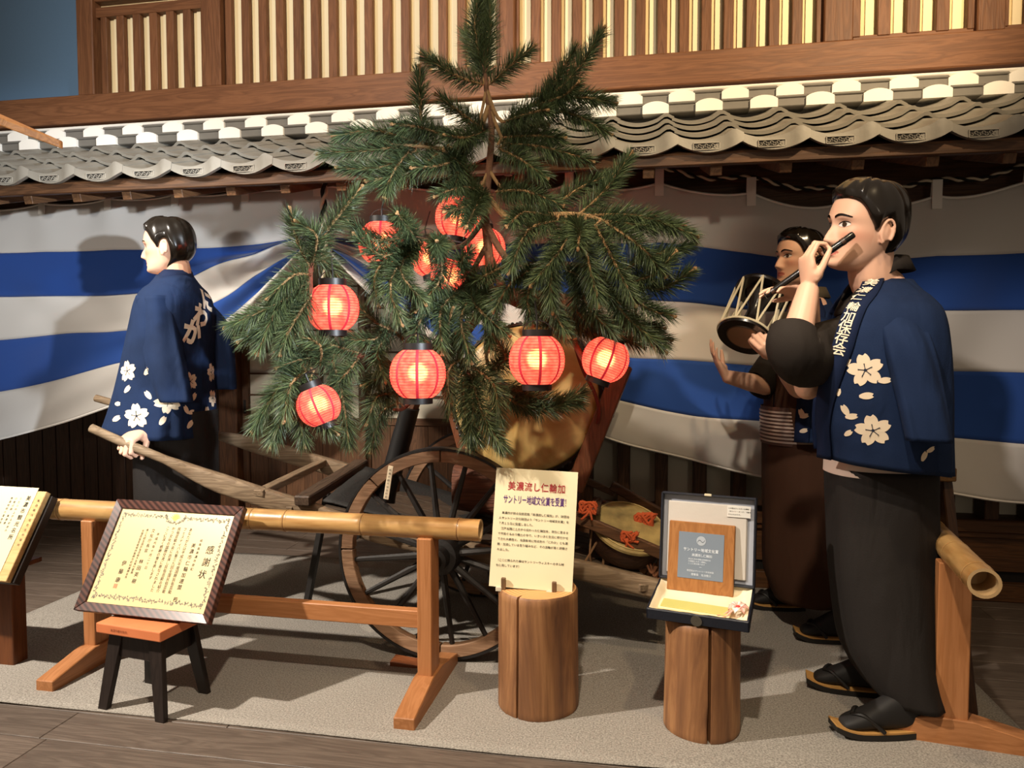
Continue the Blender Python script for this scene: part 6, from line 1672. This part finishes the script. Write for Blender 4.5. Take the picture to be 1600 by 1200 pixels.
# ---------------------------------------------------------------- hand drum player
def drummer():
    base_ = G(1262, 985); root = thing('person', 'hand drum player in brown kimono standing behind the flute player', 'person', base_)
    fw = dirv(R(200)); lf = UP.cross(fw); sc = 1.08
    HM = headM(1248, 405, 3.32, R(208), R(3), sc, R(0))
    Nk = P(1262, 474, 3.36); Hp = P(1258, 700, 3.38)
    b = MB(); head_prims(b, HM)
    limb(b, [HM @ V((-.03, 0, -.06)), HM @ V((-.04, 0, -.13)), Nk + V((0, 0, -.04))], [.056, .058, .07])
    for f, ra, rb in ((.1, .08, .14), (.3, .10, .145), (.5, .10, .13), (.75, .10, .13), (1, .105, .14)):
        c = Nk.lerp(Hp, f); M = Matrix((fw, lf, UP)).transposed(); b.ball(c, (ra, rb, .12), 20, 14, M)
    Sl, El, Wl = P(1280, 510, 3.2), P(1248, 606, 2.96), P(1214, 556, 2.80)
    Sr, Er, Wr = P(1248, 505, 3.52), P(1196, 603, 3.36), P(1134, 588, 3.28)
    limb(b, [Sl, Sl.lerp(El, .5), El], [.055, .05, .044]); limb(b, [El, El.lerp(Wl, .4), Wl], [.044, .043, .030]); b.ball(El, .043)
    limb(b, [Sr, Sr.lerp(Er, .5), Er], [.055, .05, .044]); limb(b, [Er, Er.lerp(Wr, .4), Wr], [.044, .042, .029]); b.ball(Er, .043)
    hand_prims(b, Wl, (P(1184, 524, 2.73)-Wl).normalized(), UP*.4 + CF*1.0, 1, [(.75, 1.2, .8)]*4, .95, (.3, .6, .2))
    hand_prims(b, Wr, (P(1108, 556, 3.26)-Wr).normalized() + UP*.3, CR*.75 + UP*.4 + CF*-.1, 1, [(.15, .22, .15), (.12, .22, .15), (.12, .25, .15), (.15, .3, .2)], .95, (.5, .45, .2))
    for s in (1, -1):
        h = Hp + lf*.075*s + V((0, 0, -.04)); ft = V((Hp.x, Hp.y, .14)) + lf*.06*s; limb(b, [h, h.lerp(ft, .5), ft], [.075, .05, .036])
    body, bv = bake_body(b, 'body', root, paint=face_paint(HM, sc))
    face_features(root, HM, bv); hair_mesh(HM, -.065, 1).build('hair', HAIR, root, smooth=True, ang=0)
    foot(root, G(1248, 1000), G(1332, 1006)); foot(root, G(1172, 950), G(1254, 955))
    H = Nk.z - Hp.z; ctr = lambda h: Nk.lerp(Hp, -h/H)
    skirt_px('kimono_skirt', [(640, 1196, 1312, 3.38, .95), (700, 1196, 1314, 3.38, .95), (800, 1196, 1316, 3.38, .92), (890, 1198, 1318, 3.36, 1.0), (932, 1212, 1320, 3.34, 1.1)], BRNC, root, .03, 7, 2.0)
    tab = resample([(0.0, .07, .075, .082), (-.03, .082, .088, .12), (-.06, .098, .108, .165), (-.12, .125, .122, .192), (-.25, .155, .14, .20), (-.40, .165, .15, .205), (-.62, .168, .155, .20)], 24)
    rows = wrap(base_, fw, [(ctr(h), a, b_, w_) for h, a, b_, w_ in tab], 60, R(0), R(360), lambda u, t: .02*math.sin(t*5+u*7)*u)
    for i, row in enumerate(rows):
        for j, p in enumerate(row): p.z -= .10*max(0, math.cos(2*math.pi*j/60))**3*max(0, 1-i/8)
    MB().loft(rows, False).build('kimono_top', BRNC, root, smooth=True, ang=0, solid=.004, soff=0)
    # striped sash: alternating bands
    for k in range(9):
        y = 640 + 5.6*k; skirt_px('sash_band', [(y, 1192, 1310, 3.38, .96), (y+2.6, 1192, 1310, 3.38, .96)], plain('sash_stripe', '#a08d80', .8) if k == 0 else bpy.data.materials['sash_stripe'], root, .0, 3)
    skirt_px('sash', [(634, 1193.5, 1309, 3.38, .955), (692, 1193.5, 1309, 3.38, .955)], plain('sash_brown', '#4b3127', .8), root, .0, 3)
    rr = []
    for i in range(25):
        t = 2*math.pi*i/24 + math.pi; ct, st = math.cos(t), math.sin(t); dip = max(0, ct)**1.5
        c = Nk + fw*(.08*ct + .045*dip) + lf*.076*st + V((0, 0, .05 - .12*dip)); rr.append([c + V((0, 0, .02)) - fw*.004*ct, c + V((0, 0, -.028)) + fw*.018*ct + lf*.018*st])
    MB().loft(rr, False).build('inner_collar', plain('collar_olive', '#4d4230', .8), root, smooth=True, ang=0, solid=.006, soff=0)
    def slv(path, name, mat, n=28):
        rings = []; q = crv([V(p[0]) for p in path], 5); k = len(q)
        for i, c in enumerate(q):
            f = i/(k-1); d = (q[min(i+1, k-1)]-q[max(i-1, 0)]).normalized(); xs_ = [j/(len(path)-1) for j in range(len(path))]
            ra, rb = lerpl(xs_, [p[1] for p in path], f), lerpl(xs_, [p[2] for p in path], f); s = d.cross(UP).normalized(); u = s.cross(d)
            rings.append([c + u*(ra*math.cos(t)*(1 + .05*math.sin(3*t+f*9))) + s*(rb*math.sin(t)) for t in [2*math.pi*j/n for j in range(n)]])
        return MB().loft(rings, True, False).build(name, mat, root, smooth=True, ang=0, solid=.004, soff=0)
    slv([(P(1250, 505, 3.52), .08, .07), (P(1220, 560, 3.46), .09, .075), (P(1184, 603, 3.36), .075, .065)], 'kimono_sleeve', CHAR)
    slv([(P(1282, 512, 3.2), .08, .07), (P(1268, 560, 3.12), .09, .075), (P(1250, 592, 3.05), .08, .07)], 'kimono_sleeve', COAT)
    ct_ = resample([(0.015, .075, .088, .088), (-.02, .085, .098, .125), (-.05, .105, .116, .178), (-.10, .13, .13, .21), (-.20, .158, .146, .222), (-.34, .178, .155, .23), (-.50, .190, .165, .235), (-.62, .196, .172, .24)], 30)
    p0 = lambda u: R(lerpl([0, .15, .4, 1], [58, 52, 48, 44], u)); p1 = lambda u: R(360 - lerpl([0, .15, .4, 1], [70, 95, 110, 120], u))
    fo = lambda u, t: .025*u*math.sin(7*t + 2.2*math.sin(3*t))
    rows = wrap(base_, fw, [(ctr(h), a, b_, w_) for h, a, b_, w_ in ct_], 90, p0, p1, fo)
    cm = MB().loft(rows, False); cbv = BVHTree.FromPolygons(cm.v, cm.f); cm.build('happi_coat', COAT, root, smooth=True, ang=0, solid=.005, soff=0)
    q = MB(); rr = []
    for i, row in enumerate(rows):
        a, c = row[0], row[5]; d = (c-a).normalized(); nn = a - ctr(ct_[i][0]); nn.z = 0; nn.normalize(); rr.append([a + nn*.008 - d*.012, a + nn*.012 + d*.02, a + nn*.010 + d*.050])
    q.loft(rr, False); q.build('collar_band', COATD, root, smooth=True, ang=0, solid=.006, soff=0)
    allv = BVHTree.FromPolygons(cm.v + q.v, cm.f + [tuple(i+len(cm.v) for i in f) for f in q.f])
    wm = bpy.data.materials['print_white']
    glyph_decal(allv, '会', 1229, 577, 20, root, wm, R(-10), 1.0, .03); glyph_decal(allv, '存', 1232, 560, 20, root, wm, R(-10), 1.0, .03)
    for px, py, l, an in ((1253, 646, 15, 2.0), (1257, 650, 13, .3), (1256, 673, 12, .3), (1241, 625, 8, 1.4)): lone_petal(allv, px, py, l, root, an)
drummer()
# hand drum with laced cords
def tsuzumi():
    A = P(1163, 526, 2.84); n_ = (CR*-.43 + UP*-.78 + CF*-.45).normalized(); B = A - n_*.235
    ax = (B-A).normalized(); x, y, n = frame(n_); M = Matrix((x, y, n)).transposed(); r = .108
    root = thing('hand_drum', 'small hourglass hand drum laced with pale cords on the drummer\'s shoulder', 'drum', A + V((0, 0, -.1)))
    blk = plain('lacquer_black', '#17120f', .25, coat=.4); hide = plain('drum_hide', '#8a6a4c', .6); cord = plain('drum_cord', '#c9bd9d', .85)
    MB().tube([A, A+ax*.03, A+(B-A)*.35, A+(B-A)*.5, A+(B-A)*.65, B-ax*.03, B], [.055, .058, .032, .027, .032, .058, .055], 24).build('hourglass_body', blk, root, smooth=True)
    for k, c in enumerate((A, B)):
        nn = n if k == 0 else -n
        M_ = Matrix(frame(nn)).transposed()
        MB().lathe([(r*.62, .004), (r*.97, .0058), (r, -.004), (r*.97, -.012), (r*.6, -.012)], 40, c, M_, cap=False).build('head_rim', blk, root, smooth=True)
        MB().lathe([(.001, .0058), (r*.62, .0058)], 40, c, M_, cap=False).build('drum_head', hide, root, smooth=True)
        MB().tube([c + M_ @ V((r*.62*math.cos(a), r*.62*math.sin(a), .004)) for a in [2*math.pi*i/40 for i in range(41)]], .003, 6, False).build('ring_line', plain('ring_gold', '#4a3520', .5) if k == 0 else bpy.data.materials['ring_gold'], root, smooth=True)
    M0, M1 = Matrix(frame(n)).transposed(), Matrix(frame(n)).transposed()
    for k in range(8):
        t0, t1 = 2*math.pi*k/8, 2*math.pi*(k+.5)/8; q = MB()
        p = A + M0 @ V((r*.98*math.cos(t0), r*.98*math.sin(t0), -.004)); s = B + M1 @ V((r*.98*math.cos(t1), r*.98*math.sin(t1), .004)); e = A + M0 @ V((r*.98*math.cos(t0+2*math.pi/8), r*.98*math.sin(t0+2*math.pi/8), -.004))
        q.tube([p, p.lerp(s, .5)*1.0, s], .0045, 6); q.tube([s, s.lerp(e, .5), e], .0045, 6); q.build('lacing_cord', cord, root, smooth=True)
    MB().tube([A + M0 @ V((r*1.0*math.cos(a), r*1.0*math.sin(a), -.008)) for a in [2*math.pi*i/40 for i in range(41)]], .005, 6, False).build('edge_cord', cord, root, smooth=True)
tsuzumi()

# ---------------------------------------------------------------- cart puller
def puller():
    base_ = G(262, 985); base_ = V((P(266, 600, 3.49).x, P(266, 600, 3.49).y, 0))
    root = thing('person', 'cart puller seen from behind in indigo blossom coat gripping the shaft', 'person', base_)
    fw = dirv(R(186)); lf = UP.cross(fw); sc = 1.08
    HM = headM(262, 386, 3.46, R(196), R(-3), sc)
    Nk = P(272, 442, 3.48); Hp = P(270, 690, 3.51)
    b = MB(); head_prims(b, HM)
    limb(b, [HM @ V((-.03, 0, -.06)), HM @ V((-.04, 0, -.13)), Nk + V((0, 0, -.04))], [.055, .057, .068])
    for f, ra, rb in ((.1, .08, .14), (.3, .10, .145), (.5, .10, .13), (.75, .10, .13), (1, .105, .14)):
        c = Nk.lerp(Hp, f); M = Matrix((fw, lf, UP)).transposed(); b.ball(c, (ra, rb, .12), 20, 14, M)
    hl = PY(192, 692, 2.86); Wl = hl + V((.03, .105, .055))
    Sl = Nk + lf*.15 + V((0, 0, -.115)); El = Sl.lerp(Wl, .5) + V((.05, .05, 0)) 
    limb(b, [Sl, Sl.lerp(El, .5), El], [.055, .05, .044]); limb(b, [El, El.lerp(Wl, .4), Wl], [.044, .044, .033]); b.ball(El, .043)
    hand_prims(b, Wl, V((-.15, -1, -.45)), V((.05, .3, -1)), 1, [(.85, 1.35, 1.0)]*4, 1.25, (.5, .7, .2))
    Sr = Nk - lf*.15 + V((0, 0, -.115)); hr = PY(262, 655, 3.46); Wr = hr + V((.02, .02, .09)); Er = Sr.lerp(Wr, .5) + V((.05, .06, 0))
    limb(b, [Sr, Sr.lerp(Er, .5), Er], [.055, .05, .044]); limb(b, [Er, Er.lerp(Wr, .4), Wr], [.044, .044, .03]); b.ball(Er, .043)
    hand_prims(b, Wr, V((-.2, 0, -1)), V((.1, -1, 0)), -1, [(.4, 1.1, .8)]*4, 1.0, (.5, .7, .2))
    fts = [base_ + lf*.10 + fw*-.02, base_ - lf*.10 + fw*.10]
    for s, ft in zip((1, -1), fts):
        h = Hp + lf*.075*s + V((0, 0, -.04)); limb(b, [h, h.lerp(ft + V((0, 0, .12)), .5), ft + V((0, 0, .12))], [.075, .05, .036])
    body, bv = bake_body(b, 'body', root, paint=face_paint(HM, sc)); face_features(root, HM, bv)
    hair_mesh(HM, -.092, .6).build('hair', HAIR, root, smooth=True, ang=0)
    for ft in fts: foot(root, ft + fw*.16, ft - fw*.09)
    skirt_px('black_trousers', [(640, 216, 334, 3.51, .9), (700, 216, 334, 3.51, .9), (800, 219, 336, 3.5, .9), (900, 222, 335, 3.49, .9), (930, 225, 334, 3.48, .9)], BLKC, root, .03, 7, 4.0)
    H = Nk.z - Hp.z; ctr = lambda h: Nk.lerp(Hp, -h/H)
    ct_ = resample([(0.03, .07, .085, .085), (-.01, .085, .110, .125), (-.04, .105, .132, .178), (-.09, .132, .152, .212), (-.20, .162, .160, .218), (-.36, .195, .155, .222), (-.55, .228, .165, .228), (-.735, .262, .178, .235)], 34)
    p0 = lambda u: R(lerpl([0, .2, 1], [40, 20, 6], u)); p1 = lambda u: R(360 - lerpl([0, .2, 1], [40, 20, 6], u))
    fo = lambda u, t: .028*u*math.sin(8*t + 2.2*math.sin(3*t)) + .02*u*noise.noise(V((math.cos(t)*2.2+5, math.sin(t)*2.2, u*1.5))) + .14*u**3*math.exp(-((t-.75)/.45)**2)
    rows = wrap(base_, fw, [(ctr(h), a, b_, w_) for h, a, b_, w_ in ct_], 110, p0, p1, fo)
    for i, row in enumerate(rows):
        u = i/(len(rows)-1)
        for j, p in enumerate(row): p.z += .035*u*max(0, math.cos(p0(u) + (p1(u)-p0(u))*j/110))
    cm = MB().loft(rows, False); cm.build('happi_coat', COAT, root, smooth=True, ang=0, solid=.005, soff=0)
    # collar round the neck
    rr = []
    for i in range(31):
        t = R(45 + 270*i/30); ct, st = math.cos(t), math.sin(t); c = Nk + fw*(.078*ct) + lf*.080*st + V((0, 0, .055 - .05*max(0, ct)))
        rr.append([c, c + V((0, 0, -.05)) + fw*.016*ct + lf*.020*st])
    MB().loft(rr, False).build('collar_band', COATD, root, smooth=True, ang=0, solid=.007, soff=0)
    def sleeve(path, name='coat_sleeve', n=36):
        q = crv([V(p[0]) for p in path], 6); k = len(q); rings = []
        for i, c in enumerate(q):
            f = i/(k-1); xs_ = [j/(len(path)-1) for j in range(len(path))]; wa, wb = lerpl(xs_, [p[1] for p in path], f), lerpl(xs_, [p[2] for p in path], f)
            rings.append([c + fw*(wa*math.copysign(abs(math.cos(t))**.75, math.cos(t))) + lf*(wb*math.copysign(abs(math.sin(t))**.75, math.sin(t))*(1+.22*math.sin(4*t+f*3))) for t in [2*math.pi*j/n for j in range(n)]])
        m_ = MB().loft(rings, True, False); m_.build(name, COAT, root, smooth=True, ang=0, solid=.005, soff=0); return m_
    s1 = sleeve([(Nk + lf*.16 + V((0, 0, -.075)), .075, .06), (P(250, 520, 3.31), .085, .05), (P(262, 580, 3.27), .085, .045), (P(276, 628, 3.26), .072, .042)])
    s2 = sleeve([(Nk - lf*.16 + V((0, 0, -.075)), .075, .06), (P(332, 510, 3.66), .08, .055), (P(341, 560, 3.68), .08, .05), (P(346, 608, 3.68), .075, .042)])
    vv = cm.v + s1.v; ff = cm.f + [tuple(i+len(cm.v) for i in f) for f in s1.f]; bvh = BVHTree.FromPolygons(vv, ff)
    for a in ((200, 580, 15, .2), (214, 650, 18, .1), (262, 628, 17, .4), (323, 652, 16, 0), (296, 596, 14, .3), (329, 582, 14, .2), (331, 622, 13, .5)): blossom(BVHTree.FromPolygons(cm.v, cm.f), a[0], a[1], a[2], root, a[3])
    for px, py, l, an in ((231, 580, 13, .9), (200, 608, 13, .8), (232, 617, 14, 2.2), (185, 631, 11, 0), (183, 654, 14, .4), (254, 657, 14, 1.0), (302, 620, 14, .9), (290, 640, 14, 2.1), (298, 644, 12, .2), (296, 663, 15, .7)): lone_petal(bvh, px, py, l, root, an)
    wm = bpy.data.materials['print_white']
    for ch, px, py, h in (('に', 322, 470, 34), ('わ', 313, 494, 36), ('か', 299, 520, 38)): glyph_decal(bvh, ch, px, py, h, root, wm, R(-14), .9, .05)
puller()
